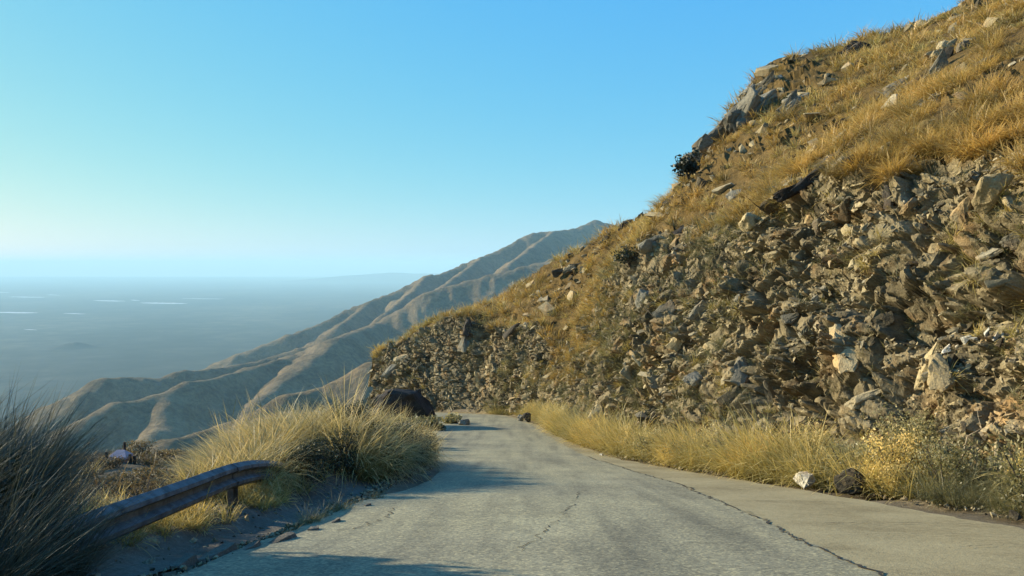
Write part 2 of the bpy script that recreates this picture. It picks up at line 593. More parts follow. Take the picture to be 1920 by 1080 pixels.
# ------------------------------------------------------------------ hillside: foot, brink of the rock cut, crest
B = [(9.9, -9), (9.2, 0), (8.55, 7), (8.0, 12.6), (7.4, 17), (6.65, 20.5), (5.8, 24.6), (5.15, 28), (4.3, 32.5), (3.55, 37), (3.0, 42), (2.65, 47), (2.35, 52), (1.5, 58.0), (-0.6, 64.2), (-5.2, 70.2), (-9.8, 74.6), (-13.0, 78.6), (-15.0, 82.5), (-15.4, 87), (-13.5, 94), (-8, 101)]
Tp = [np.array((14.2, -9, 5.2)), np.array((13.2, 0, 4.6)), np.array((12.6, 7.5, 4.0)), np.array((12.0, 13.2, 3.1)), pt(1936, 282, 17.8), pt(1700, 300, 22.0), pt(1520, 315, 26.5), pt(1430, 375, 29.5), pt(1330, 415, 34), pt(1235, 430, 38.5), pt(1165, 480, 44.5), pt(1115, 570, 50), pt(1070, 655, 55), pt(1005, 600, 63.0), pt(940, 612, 69), pt(872, 588, 75), pt(800, 617, 79), pt(750, 641, 82), pt(708, 663, 85), np.array((-14.0, 88.5, -10.0)), np.array((-12, 94, -10.5)), np.array((-7.5, 98, -11.0))]
Cr = [np.array((38, 4, 20.)), np.array((36, 13, 19.)), np.array((33, 22, 18.2)), np.array((30, 30, 17.2)), pt(2020, -110, 38), pt(1915, -40, 41), pt(1830, 4, 44), pt(1640, 64, 48), pt(1440, 122, 51), pt(1365, 215, 54), pt(1275, 335, 58), pt(1150, 404, 64), pt(1090, 442, 69), pt(1000, 497, 75), pt(930, 545, 79), pt(866, 580, 81), pt(800, 605, 83.5), pt(749, 631, 86), pt(703, 657, 88), np.array((-12.5, 91.5, -9.7)), np.array((-10.5, 94.3, -9.6)), np.array((-7, 96, -8.5))]
B3 = np.array([(x, y, float(zr(y)) - 0.05) for x, y in B])
T3, C3 = np.array(Tp), np.array(Cr)
C3[:, 2] -= np.interp(np.arange(len(B)), [0, 8, 10, 14, 16, 21], [.2, .3, 1.3, 1.0, .3, .2])
# stations along the foot, denser near the camera
knots = np.arange(len(B))
dens = np.interp(knots, [0, 1, 3, 8, 13, 19, 21], [14, 40, 120, 100, 60, 50, 20])
tt = np.linspace(0, len(B) - 1, 4000)
cum = np.cumsum(np.interp(tt, knots, dens))
cum = (cum - cum[0]) / (cum[-1] - cum[0])
NS = 1340
ST = np.interp(np.linspace(0, 1, NS), cum, tt)
Bc, Tc, Cc = catmull(B3, ST), catmull(T3, ST), catmull(C3, ST)


def ruled(a_knots, a_vals, z_vals, A, D, n):
    v = np.linspace(0, 1, n)
    av, zv = np.interp(v, a_knots, a_vals), np.interp(v, a_knots, z_vals)
    XY = A[None, :, :2] + (D - A)[None, :, :2] * av[:, None, None]
    Z = A[None, :, 2] + (D - A)[None, :, 2] * zv[:, None]
    return np.concatenate([XY, Z[..., None]], -1)


NW = 180
wall0 = ruled([0, .05, .13, .25, .5, .75, .92, 1], [0, .07, .22, .33, .52, .71, .86, 1], [0, .025, .10, .22, .50, .76, .945, 1], Bc, Tc, NW)
NH = 84
hill0 = ruled([0, .25, .5, .75, 1], [0, .25, .5, .75, 1], [0, .265, .525, .775, 1], Tc, Cc, NH)
dirv = Cc - Tc
dirv[:, 2] = 0
dirv /= np.linalg.norm(dirv, axis=1)[:, None] + 1e-6
NBK = 14
bk = np.linspace(0, 1, NBK)[1:]
bl = np.interp(ST, [0, 13, 16.5, 21], [34, 30, 7, 5])[:, None]
back0 = np.stack([Cc + dirv * (d * bl) - np.array([[0, 0, 1.0]]) * (bl * d * d * 0.7 + .04 * bl * d) for d in bk])
allg = np.concatenate([wall0, hill0[1:], back0], 0)


def normals(G):
    du = np.gradient(G, axis=1)
    dv = np.gradient(G, axis=0)
    n = np.cross(du, dv)
    n /= np.linalg.norm(n, axis=-1, keepdims=True) + 1e-9
    return n


nrm = normals(allg)
if nrm[NW // 2, NS // 2, 0] > 0:
    nrm = -nrm
NR = allg.shape[0]
rowv = np.arange(NR)
wallness = (1 - sstep(NW - 10, NW + 6, rowv))[:, None] * sstep(0, 12, rowv)[:, None]
hillness = sstep(NW - 4, NW + 12, rowv)[:, None]
# bedding frame: strata stand steeply and lean with the slope
BED = Matrix.Rotation(R(24), 3, 'Z') @ Matrix.Rotation(R(-38), 3, 'Y')
BEDn = np.array(BED)
q = allg @ BEDn
qw = q + 0.25 * np.stack([vnoise(q * 1.1, 301), vnoise(q * 1.1 + 7, 302), vnoise(q * 1.1 + 13, 303)], -1)
fa1, e1 = facet(qw / np.array([0.7, 1.5, 1.9]), 100)
fa2, e2 = facet(qw / np.array([0.30, 0.6, 0.8]) + 3.3, 130)
fa3, e3 = facet(qw / np.array([0.14, 0.26, 0.34]) + 1.7, 160)
lowf = fbm(allg * 0.16, 3, 40)
warp = fbm(allg * 0.5, 3, 47)
rough = 0.55 + 0.45 * sstep(-0.3, 0.3, fbm(allg * 0.22 + 9, 3, 55))
disp = wallness * (0.75 * lowf + 0.30 * warp + rough * (0.48 * fa1 + 0.24 * fa2 + 0.07 * fa3 - 0.38 * (1 - sstep(0, .13, e1)) - 0.20 * (1 - sstep(0, .12, e2))))
disp = disp + hillness * (0.45 * lowf + 0.28 * fbm(allg * 0.45, 3, 61))
crag = sstep(0.12, 0.40, fbm(allg * 0.20 + 31, 3, 83)) * hillness
disp = disp + crag * (0.30 * fa1 + 0.14 * fa2 + 0.1)
# hollows that the photograph shows as deep shade, and the buttresses between them
allpx = proj(allg)
for (hx, hy, rx, ry, dep) in [(1725, 615, 42, 40, .8), (1690, 740, 46, 60, .8), (1655, 865, 55, 45, .8), (1520, 690, 26, 20, .5), (1425, 730, 20, 50, .7), (1210, 755, 20, 22, .6), (1480, 850, 30, 22, .4), (1840, 560, 40, 16, .5),
                              (1480, 400, 70, 18, .7), (1265, 450, 26, 26, .7), (900, 640, 14, 60, .8), (965, 600, 42, 12, .8), (1420, 700, 16, 40, .5), (870, 700, 20, 30, .6), (1090, 640, 24, 14, .6), (1890, 640, 30, 60, .3), (1600, 560, 30, 16, .45), (1330, 560, 30, 12, .4),
                              (1590, 645, 34, 70, -.55), (1770, 690, 44, 50, -.5), (1460, 560, 60, 50, -.3), (1390, 690, 30, 40, -.4), (1860, 370, 50, 40, -.4), (1240, 620, 50, 60, -.3), (740, 690, 30, 30, -.5), (1660, 330, 60, 14, -.3)]:
    g = np.exp(-(((allpx[..., 0] - hx) / rx) ** 2 + ((allpx[..., 1] - hy) / ry) ** 2) * 0.8)
    disp = disp - dep * g * (rowv < NW + 30)[:, None]
G = allg + nrm * disp[..., None]
G[0] = allg[0] - np.array([0, 0, 0.15])
Gpx = proj(G)
gn = normals(G)
if gn[NW // 2, NS // 2, 0] > 0: gn = -gn
Gd = G[..., 1]

wall_o = link("rock_face", mesh_np("rock_face", G[:NW].reshape(-1, 3), grid_tris(NW, NS), M_wall))
tag(wall_o, kind="structure")
c2 = slice(0, NS, 2)
Gh = G[NW - 1:, c2]
hill_o = link("hillside", mesh_np("hillside", Gh.reshape(-1, 3), grid_tris(Gh.shape[0], Gh.shape[1]), M_hill))
tag(hill_o, kind="structure")


def on_hill(px, py, r0=0, r1=None):
    """where the hillside stands at that place of the picture: row, column"""
    r1 = r1 or NR
    d = (Gpx[r0:r1, :, 0] - px) ** 2 + (Gpx[r0:r1, :, 1] - py) ** 2
    ok = (d < 36) & (Gd[r0:r1] > 3)
    if ok.any():
        dd = np.where(ok, Gd[r0:r1], 1e9)
        i = np.unravel_index(np.argmin(dd), dd.shape)
    else:
        i = np.unravel_index(np.argmin(np.where(Gd[r0:r1] > 3, d, 1e12)), d.shape)
    return i[0] + r0, i[1]


# ------------------------------------------------------------------ road surface
road = strip("road", LEr, REr, 26, M_road, 0.0)
shoulder = strip("road_shoulder", REr + np.array([-0.06, 0]), SEr, 16, M_shoulder, -0.006, t0=1.0, t1=1.15)
VG = np.concatenate([catmull(B3, np.interp(np.linspace(0, 1, 620), [0, 1], [0, len(B) - 1]))[:, :2]], 1)


def build_verge():
    """gravelly strip between the shoulder and the foot of the rocks"""
    bb = Bc[::3, :2]
    foot = bb + dirv[::3, :2] * 1.2
    out = np.array([SEr[np.argmin(((SEr - p) ** 2).sum(1))] for p in bb])
    out = out + (out - bb) / (np.linalg.norm(out - bb, axis=1)[:, None] + 1e-6) * 0.25
    n = 16
    ts = np.linspace(0, 1, n)
    XY = out[:, None] * (1 - ts[None, :, None]) + foot[:, None] * ts[None, :, None]
    P = np.concatenate([XY, 0 * XY[..., :1]], -1)
    Z = zr(XY[..., 1]) - 0.115 + 0.05 * ts[None] - 0.05 * np.sin(ts * 3.1)[None] + 0.30 * sstep(.45, 1, ts)[None] + 0.06 * fbm(P * 1.4, 3, 91) * sstep(.1, .4, ts)[None]
    me = mesh_np("gravel_verge", np.concatenate([XY, Z[..., None]], -1).reshape(-1, 3), grid_tris(len(bb), n), M_soil, smooth=True)
    tag(link("gravel_verge", me), kind="structure")


build_verge()


def build_gutter():
    """dusty concrete apron beside the left edge of the road"""
    sel = (LEc[:, 1] > 2) & (LEc[:, 1] < 23)
    a = LEr[sel] + np.array([-0.20, 0])
    b = ragged(LEc[sel] + np.array([-1.35, 0]), 0.15, 44)
    n = 8
    ts = np.linspace(0, 1, n)
    XY = a[:, None] * (1 - ts[None, :, None]) + b[:, None] * ts[None, :, None]
    Z = ground_z(XY[..., 0], XY[..., 1]) + 0.02
    me = mesh_np("gutter", np.concatenate([XY, Z[..., None]], -1).reshape(-1, 3), grid_tris(len(a), n), M_gutter, smooth=True)
    tag(link("gutter", me), kind="structure")


build_gutter()


def crack(points, width, seed, jag=0.05):
    """an open crack in the surface: a jagged strip of dirt with ragged width, a part of the road"""
    r = np.random.default_rng(seed)
    P = np.array(points, float)
    L = np.linspace(0, len(P) - 1, int(18 * (len(P) - 1)))
    c = catmull(P, L)
    c += r.normal(0, jag, c.shape) * np.array([1, .6])
    d = np.gradient(c, axis=0)
    nn = np.stack([-d[:, 1], d[:, 0]], 1)
    nn /= np.linalg.norm(nn, axis=1)[:, None] + 1e-6
    w_ = width * r.uniform(0.25, 1.3, len(c))[:, None]
    w_[0] = w_[-1] = 0.003
    A, Bq = c - nn * w_, c + nn * w_
    XY = np.stack([A, Bq], 1)
    tq = np.interp(XY[..., 0], [-3, 3.6], [0, 1])
    Z = road_z(XY[..., 0], XY[..., 1], tq) + 0.007
    me = mesh_np("crack", np.concatenate([XY, Z[..., None]], -1).reshape(-1, 3), grid_tris(len(c), 2), M_crack)
    link("crack", me, road)


seam = [(x, y) for x, y in REr[::22] if 4 < y < 34]
crack(seam, 0.020, 1, 0.04)
crack([pt(1085, 925, 16)[:2], pt(1070, 955, 13)[:2], pt(1035, 990, 10.7)[:2], pt(975, 1040, 8.6)[:2]], 0.007, 2)
crack([pt(745, 955, 13)[:2], pt(705, 985, 11)[:2], pt(640, 1000, 10.2)[:2]], 0.010, 3)
crack([(4.4, 11.2), (5.4, 11.3), (6.6, 11.0)], 0.010, 5)
crack([(4.2, 14.2), (5.0, 14.3), (5.9, 14.0)], 0.010, 6)
crack([(5.0, 9.0), (5.8, 9.2), (6.9, 8.8)], 0.006, 8)
crack([(4.3, 17.0), (4.9, 16.8), (5.8, 17.1)], 0.008, 9)
crack([(4.0, 10.0), (5.2, 10.15), (6.7, 9.9)], 0.005, 10)
crack([(-0.4, 26), (0.6, 25.6), (1.6, 26.2), (2.6, 25.4)], 0.015, 7)


# ------------------------------------------------------------------ stones
def stone_variant(seed, flat=0.55, npts=13):
    r = np.random.default_rng(seed)
    p = r.uniform(-1, 1, (npts, 3))
    p = np.sign(p) * np.abs(p) ** 0.62           # pushed to the outside: blocky
    p[:, 1] *= 1 - 0.35 * p[:, 0] * r.uniform(-1, 1)      # wedges
    p[:, 2] *= 1 - 0.55 * p[:, 0] * r.uniform(-1, 1)
    p[:, 0] += 0.35 * p[:, 2] * r.uniform(-1, 1)
    p *= np.array([0.5, 0.36 * r.uniform(0.8, 1.2), 0.5 * flat * r.uniform(0.75, 1.25)])
    bm = bmesh.new()
    for c in p: bm.verts.new(c)
    res = bmesh.ops.convex_hull(bm, input=bm.verts[:])
    junk = list({g for g in res['geom_interior'] + res['geom_unused'] if isinstance(g, bmesh.types.BMVert)})
    if junk: bmesh.ops.delete(bm, geom=junk, context='VERTS')
    bmesh.ops.bevel(bm, geom=bm.edges[:], offset=0.022, segments=1, affect='EDGES') if flat > 9 else None
    bmesh.ops.triangulate(bm, faces=bm.faces[:])
    bm.verts.index_update()
    V = np.array([v.co[:] for v in bm.verts])
    T = np.array([[v.index for v in f.verts] for f in bm.faces])
    bm.free()
    return V, T


STV = [stone_variant(s, fl) for s, fl in zip(range(200, 228), ([.42, .55, .7, .9, .5, .62, .8]) * 4)]


def quats_matrix(ax, ang):
    """rotation matrices from axes and angles, stacked"""
    ax = ax / (np.linalg.norm(ax, axis=1)[:, None] + 1e-9)
    c, s = np.cos(ang), np.sin(ang)
    C = 1 - c
    x, y, z = ax.T
    return np.stack([np.stack([c + x * x * C, x * y * C - z * s, x * z * C + y * s], -1), np.stack([y * x * C + z * s, c + y * y * C, y * z * C - x * s], -1), np.stack([z * x * C - y * s, z * y * C + x * s, c + z * z * C], -1)], 1)


def join_pieces(P, Rm, S, vi, variants, extra=None):
    """one mesh of many pieces: verts, tris, per-piece tint"""
    Vs, Ts, tn, ex, off = [], [], [], {k: [] for k in (extra or {})}, 0
    for k in range(len(variants)):
        m = vi == k
        if not m.any(): continue
        V, T = variants[k][0], variants[k][1]
        n = m.sum()
        W = np.einsum('nij,nvj->nvi', Rm[m], V[None] * S[m][:, None, :]) + P[m][:, None, :]
        Vs.append(W.reshape(-1, 3))
        Ts.append((T[None] + (np.arange(n) * len(V))[:, None, None] + off).reshape(-1, T.shape[1]))
        tn.append(np.repeat(rng.random(n), len(V)))
        for a in ex: ex[a].append(np.tile(variants[k][2][a], n))
        off += n * len(V)
    return np.concatenate(Vs), np.concatenate(Ts), np.concatenate(tn), {a: np.concatenate(x) for a, x in ex.items()}


def bed_rot(n, jit):
    """orientations that keep to the bedding, with some disorder"""
    J = quats_matrix(rng.normal(size=(n, 3)), rng.normal(0, jit, n))
    Z = quats_matrix(np.tile([0, 0, 1.0], (n, 1)), rng.uniform(0, 2 * math.pi, n))
    base = np.array(Matrix.Rotation(R(25), 3, 'Z') @ Matrix.Rotation(R(-35), 3, 'Y'))
    return np.einsum('nij,jk,nkl->nil', J, base, Z)


# scatter over the rock face
def sample_rows(n, r0, r1, dens_fn=None):
    a = np.linalg.norm(np.cross(np.diff(G[r0:r1], axis=1)[:-1], np.diff(G[r0:r1], axis=0)[:, :-1]), axis=-1)
    if dens_fn is not None: a = a * dens_fn(G[r0:r1][:-1, :-1], r0)
    c = np.cumsum(a.ravel())
    k = np.searchsorted(c, rng.random(n) * c[-1])
    i, j = np.unravel_index(np.minimum(k, a.size - 1), a.shape)
    f = rng.random((n, 2))
    p = G[i + r0, j] * ((1 - f[:, :1]) * (1 - f[:, 1:])) + G[i + r0 + 1, j] * (f[:, :1] * (1 - f[:, 1:])) + G[i + r0, j + 1] * ((1 - f[:, :1]) * f[:, 1:]) + G[i + r0 + 1, j + 1] * (f[:, :1] * f[:, 1:])
    return p, gn[i + r0, j], i + r0, j


def rock_weight(g, r0):
    return near_weight(g, r0) * (0.10 + sstep(-.10, .25, fbm(g * np.array([.5, .5, .42]) + 51, 3, 19)))


def near_weight(g, r0):
    # the camera looks along the slope: more pieces where it stands close
    return np.clip(28.0 / np.maximum(g[..., 1], 9), 0.30, 2.2) * (g[..., 1] > 6)


n_small = 22000
Pp, Nn, ii, jj = sample_rows(n_small, 4, NW + 1, rock_weight)
sz = 0.075 * (rng.pareto(1.9, n_small) + 1)
sz = np.minimum(sz, rng.uniform(.14, .42, n_small)) * np.clip(Pp[:, 1] / 30, 0.75, 1.25)
Rm = bed_rot(n_small, 0.55)
Pp = Pp - Nn * (sz * 0.12)[:, None]
S = sz[:, None] * np.stack([rng.uniform(.9, 2.3, n_small), rng.uniform(.6, 1.2, n_small), rng.uniform(.4, 1.0, n_small)], 1)
vi = rng.integers(0, len(STV), n_small)
ang = sz / np.maximum(Pp[:, 1], 5)
pp2 = proj(Pp)
inv = (pp2[:, 0] > 690) & (pp2[:, 0] < 1925) & (pp2[:, 1] > 0)
order = np.argsort(-np.where(inv, ang, 0))
N_IND = 190
big, rest = order[:N_IND], order[N_IND:]
Vj, Tj, tn, _ = join_pieces(Pp[rest], Rm[rest], S[rest], vi[rest], STV)
rub = link("rubble", mesh_np("rubble", Vj, Tj, M_rock, {"tint": tn}), wall_o)
rub["kind"] = "stuff"
STM = {}


def stone_mesh(k, mat):
    if (k, mat.name) not in STM:
        V, T = STV[k][0], STV[k][1]
        STM[(k, mat.name)] = mesh_np("rock", V, T, mat, {"tint": np.zeros(len(V))})
    return STM[(k, mat.name)]


def crag_variant(seed):
    """a weathered block: hull of a few points, subdivided, its faces broken and edges worn"""
    V, T = stone_variant(seed, .8, 15)
    bm = bmesh.new()
    vs = [bm.verts.new(c) for c in V]
    for f in T: bm.faces.new([vs[i] for i in f])
    bmesh.ops.dissolve_limit(bm, angle_limit=R(12), verts=bm.verts[:], edges=bm.edges[:])
    bmesh.ops.bevel(bm, geom=bm.edges[:], offset=.03, segments=1, affect='EDGES')
    bmesh.ops.triangulate(bm, faces=bm.faces[:])
    for _ in range(2):
        lng = [e for e in bm.edges if e.calc_length() > .16]
        if lng:
            bmesh.ops.subdivide_edges(bm, edges=lng, cuts=1)
            bmesh.ops.triangulate(bm, faces=bm.faces[:])
    P_ = np.array([v.co[:] for v in bm.verts])
    fv, e = facet(P_ * np.array([2.6, 3.6, 6.5]) + seed, seed)
    f2, e2_ = facet(P_ * np.array([6, 8, 12.0]) + seed, seed + 9)
    for v, k, k2 in zip(bm.verts, fv, f2):
        v.co += v.co.normalized() * (float(k) * .055 + float(k2) * .022)
    bm.verts.index_update()
    V = np.array([v.co[:] for v in bm.verts])
    T = np.array([[v.index for v in f.verts] for f in bm.faces])
    bm.free()
    return V, T


CRV = [crag_variant(700 + k) for k in range(10)]


def crag_mesh(k, mat):
    k = k % len(CRV)
    if ("c", k, mat.name) not in STM:
        V, T = CRV[k]
        STM[("c", k, mat.name)] = mesh_np("rock", V, T, mat, {"tint": np.zeros(len(V))})
    return STM[("c", k, mat.name)]


def m4(Rm3, s, p):
    M = Matrix([[Rm3[i][j] * s[j] for j in range(3)] + [p[i]] for i in range(3)] + [[0, 0, 0, 1]])
    return M


for k in big:
    mat = M_rock if rng.random() < .7 else (M_grey if rng.random() < .7 else M_pale)
    o = link("rock", stone_mesh(int(vi[k]), mat), wall_o)
    o.matrix_basis = m4(Rm[k], S[k], Pp[k])

# the blocks that stand out one by one: place in the frame, size in pixels, tilt, material
FEATURE = [(1590, 640, 62, 95, 80, M_pale), (1768, 690, 62, 70, 70, M_pale), (1850, 375, 50, 80, 65, M_pale), (1895, 365, 45, 85, 65, M_pale), (1812, 385, 40, 60, 60, M_pale), (1735, 690, 36, 80, 80, M_pale),
           (1440, 745, 26, 70, 82, M_grey), (1390, 690, 60, 60, 50, M_grey), (1370, 740, 50, 60, 60, M_rock), (1225, 448, 44, 30, 35, M_grey), (1275, 425, 40, 24, 25, M_dark), (1210, 455, 40, 40, 50, M_grey),
           (1545, 300, 60, 20, 20, M_dark), (1520, 330, 80, 26, 32, M_dark), (1480, 360, 70, 26, 32, M_dark), (1450, 385, 60, 40, 40, M_rock), (1605, 293, 60, 34, 8, M_dark), (1715, 318, 44, 22, 8, M_pale), (1705, 300, 34, 20, 35, M_grey), (1728, 285, 36, 26, 60, M_dark), (1670, 280, 46, 40, 20, M_pale),
           (1440, 485, 40, 20, 5, M_pale), (1510, 405, 24, 44, 80, M_pale), (1530, 430, 34, 30, 30, M_grey), (1580, 435, 40, 30, 30, M_pale), (1560, 490, 60, 30, 15, M_rock), (1260, 640, 36, 40, 60, M_pale), (1240, 580, 50, 46, 45, M_grey), (1310, 590, 40, 50, 60, M_grey),
           (1175, 690, 40, 44, 60, M_rock), (1350, 620, 46, 40, 45, M_rock), (1195, 560, 30, 46, 70, M_grey), (1400, 430, 46, 40, 40, M_pale), (1380, 350, 46, 30, 30, M_grey), (1425, 345, 40, 40, 30, M_rock), (1120, 770, 32, 40, 60, M_pale), (890, 715, 18, 46, 80, M_pale), (985, 742, 30, 22, 0, M_pale), (730, 690, 26, 40, 60, M_grey), (745, 670, 40, 24, 30, M_rock), (880, 610, 30, 30, 50, M_dark), (870, 640, 26, 40, 70, M_grey), (955, 615, 60, 16, 30, M_dark),
           (1660, 600, 40, 40, 30, M_rock), (1620, 735, 70, 46, 40, M_rock), (1850, 480, 50, 50, 60, M_grey), (1905, 450, 40, 50, 60, M_grey), (1700, 400, 36, 40, 50, M_rock), (1660, 370, 40, 44, 60, M_dark), (1880, 530, 50, 24, 10, M_rock), (1580, 390, 34, 46, 70, M_rock), (1480, 590, 40, 30, 40, M_grey), (1540, 560, 40, 30, 30, M_grey), (1300, 700, 34, 40, 60, M_grey), (1330, 640, 30, 34, 60, M_pale)]
for (px, py, wp, hp, tilt, mat) in FEATURE:
    r, c = on_hill(px, py, 0, NW + 8)
    p, n = G[r, c], gn[r, c]
    sc = p[1] / F
    right = np.cross([0, 0, 1.0], n) * -1
    right = np.array([0.75, -0.35, 0]) if np.linalg.norm(right) < .1 else right / np.linalg.norm(right)
    # long side runs up the picture at the tilt, the flat side looks out of the slope
    view = -p / np.linalg.norm(p)
    zax = n * 0.75 + view * 0.5 + rng.normal(0, .12, 3)
    zax /= np.linalg.norm(zax)
    sx = np.cross([0, 0, 1.0], zax); sx /= np.linalg.norm(sx)
    upv = np.cross(zax, sx)
    L, Wd = max(wp, hp), min(wp, hp)
    a = R(tilt)
    xax = sx * math.cos(a) + upv * math.sin(a)
    yax = np.cross(zax, xax)
    Rr = np.stack([xax, yax, zax], 1)
    k = int(rng.integers(0, len(STV)))
    o = link("rock", crag_mesh(k, mat), wall_o)
    g_ = 1.2 if (mat is M_pale and L > 65) else 1.0
    o.matrix_basis = m4(Rr, (L * sc * g_, Wd * sc * 1.15 * g_, Wd * sc * 0.8), p - n * Wd * sc * 0.16)
# pale quartz band near the right edge
for (px, py) in [(1925, 618), (1905, 621), (1880, 626), (1862, 634), (1845, 625), (1826, 633), (1810, 640), (1792, 648), (1775, 655)]:
    r, c = on_hill(px, py, 0, NW)
    p, n = G[r, c], gn[r, c]
    o = link("quartz_stone", stone_mesh(int(rng.integers(0, len(STV))), M_white), wall_o)
    sc = p[1] / F
    o.matrix_basis = m4(bed_rot(1, .4)[0], (20 * sc, 11 * sc, 16 * sc), p - n * 0.02)

# outcrops that break the grass higher up: each is a thing of its own, built of its blocks
OUT = [(1840, 70, 60, 34, 35, "jagged grey outcrop highest in the grass near the top right corner", M_grey), (1765, 90, 46, 40, 30, "pale slabby outcrop just below the jagged one near the top right corner", M_pale), (1710, 150, 60, 40, 30, "long leaning grey outcrop in the middle of the golden upper slope", M_grey), (1600, 92, 46, 26, 20, "dark rock knob on the skyline ridge of the upper slope", M_dark),
       (1478, 200, 50, 40, 45, "ribbed pale outcrop below the rounded shoulder of the skyline", M_grey), (1385, 228, 60, 60, 40, "large dark crag on the skyline where the ridge turns steep", M_grey), (1425, 165, 50, 30, 30, "weathered grey rocks on the skyline above the dark crag", M_grey), (1590, 222, 40, 30, 30, "small dark outcrop in the golden grass above the rock cut", M_dark), (1320, 290, 50, 40, 30, "grey outcrop on the skyline beside the dark shrub", M_grey),
       (1064, 500, 26, 18, 20, "small lone outcrop in the grass of the far lower slope", M_rock), (1175, 398, 34, 20, 30, "low rocks on the skyline where the far mountain disappears", M_dark), (1755, 175, 40, 22, 25, "small grey outcrop right of the long leaning one", M_grey), (1490, 295, 50, 22, 10, "flat dark slabs at the upper brink of the rock cut", M_dark)]
for (px, py, wp, hp, tilt, lab, mat) in OUT:
    r, c = on_hill(px, py, NW - 4, NW + NH + 2)
    p, n = G[r, c], gn[r, c]
    sc = p[1] / F
    t = empty("rock_outcrop", p - np.array([0, 0, 0.15]))
    tag(t, lab, "outcrop", "outcrops in the grass of the upper slope")
    for k in range(9):
        d = np.array([rng.normal(0, wp * sc * .34), rng.normal(0, wp * sc * .25), 0])
        d[2] = d[0] * math.tan(R(tilt)) * .8 + rng.normal(0, hp * sc * .10) + hp * sc * .16
        s_ = hp * sc * rng.uniform(.45, 1.05)
        o = link("rock", crag_mesh(int(rng.integers(0, 10)), mat), t)
        Rq = np.array(Matrix.Rotation(R(-tilt) + rng.normal(0, .2), 3, 'Y') @ Matrix.Rotation(rng.uniform(-.5, .5), 3, 'Z') @ Matrix.Rotation(rng.normal(0, .25), 3, 'X'))
        o.matrix_basis = m4(Rq, (s_ * 1.5, s_, s_ * 1.0), d)
# stones that litter the grass of the slope, too small to pick out one by one
Pl, Nl, il, jl = sample_rows(1300, NW + 1, NW + NH - 2, near_weight)
szl = 0.15 * (rng.pareto(2.0, 1300) + 1)
szl = np.minimum(szl, .8) * np.clip(Pl[:, 1] / 32, .7, 2.0)
vl = rng.integers(0, len(STV), 1300)
Pl = Pl + Nl * (szl * .12)[:, None]
Vj, Tj, tn, _ = join_pieces(Pl, bed_rot(1300, .5), szl[:, None] * np.array([[1.3, 1, .9]]), vl, STV)
rub2 = link("scree", mesh_np("scree", Vj, Tj, M_rock, {"tint": tn}), hill_o)
rub2["kind"] = "stuff"


# ------------------------------------------------------------------ grass
def blades(n, r, height, hj, spread, lean, droop, width, segs=3, plume=0.0):
    """a tuft: n bent tapering blades. Returns verts, tris, attrs"""
    az = r.uniform(0, 2 * math.pi, n)
    rad = spread * np.sqrt(r.random(n))
    ra = r.uniform(0, 2 * math.pi, n)
    root = np.stack([rad * np.cos(ra), rad * np.sin(ra), np.zeros(n)], 1)
    out = 0.65
    az = np.where(r.random(n) < out, ra + r.normal(0, .6, n), az)
    h = height * np.clip(r.normal(1, hj, n), .35, 1.45)
    th0 = np.abs(r.normal(0, lean, n)) + 0.9 * lean * rad / (spread + 1e-6)
    dth = droop * r.uniform(.3, 1.6, n)
    wd = width * r.uniform(.7, 1.3, n)
    side = az + math.pi / 2 + r.normal(0, .9, n)
    sv = np.stack([np.cos(side), np.sin(side), np.zeros(n)], 1)
    P = [root]
    L = h / segs
    for s in range(segs):
        th = th0 + dth * (s + 0.5) / segs
        P.append(P[-1] + np.stack([np.sin(th) * np.cos(az), np.sin(th) * np.sin(az), np.cos(th)], 1) * L[:, None])
    Vv, tip = [], []
    prof = np.interp(np.arange(segs) / segs, [0, .4, 1], [.8, 1.0, .55])
    if plume: prof = np.interp(np.arange(segs) / segs, [0, .3, .62, 1], [.8, .7, .5, plume])
    for s in range(segs):
        Vv += [P[s] - sv * (wd * prof[s] * .5)[:, None], P[s] + sv * (wd * prof[s] * .5)[:, None]]
        tip += [s / segs, s / segs]
    Vv.append(P[segs]); tip.append(1.0)
    m = 2 * segs + 1
    V = np.stack(Vv, 1).reshape(-1, 3)
    f = []
    for s in range(segs - 1):
        a = 2 * s
        f += [(a, a + 1, a + 3), (a, a + 3, a + 2)]
    a = 2 * (segs - 1)
    f.append((a, a + 1, a + 2))
    T = (np.array(f)[None] + (np.arange(n) * m)[:, None, None]).reshape(-1, 3)
    return V, T, {"tip": np.tile(tip, n), "rnd": np.repeat(r.random(n), m)}


def tufts(seed, count, **kw):
    return [blades(r=np.random.default_rng(seed + i), **kw) for i in range(count)]


def scatter(name, mat, variants, P, scale, tilt_dir=None, tilt=0.15, parent=None):
    n = len(P)
    Z = quats_matrix(np.tile([0, 0, 1.0], (n, 1)), rng.uniform(0, 2 * math.pi, n))
    J = quats_matrix(np.stack([rng.normal(size=n), rng.normal(size=n), np.zeros(n)], 1), rng.normal(0, tilt, n))
    if tilt_dir is not None:
        ax = np.stack([-tilt_dir[:, 1], tilt_dir[:, 0], np.zeros(n)], 1)
        J = np.einsum('nij,njk->nik', quats_matrix(ax + 1e-6, np.full(n, .38)), J)
    Rr = np.einsum('nij,njk->nik', J, Z)
    S_ = scale[:, None] * np.ones((1, 3)) * np.stack([np.ones(n), np.ones(n), rng.uniform(.8, 1.25, n)], 1)
    v_ = rng.integers(0, len(variants), n)
    V, T, tn, ex = join_pieces(P, Rr, S_, v_, variants, {"tip": 1, "rnd": 1})
    ex["rnd"] = (ex["rnd"] + tn) % 1.0
    o = link(name, mesh_np(name, V, T, mat, ex), parent)
    o["kind"] = "stuff"
    return o, Rr, S_, v_


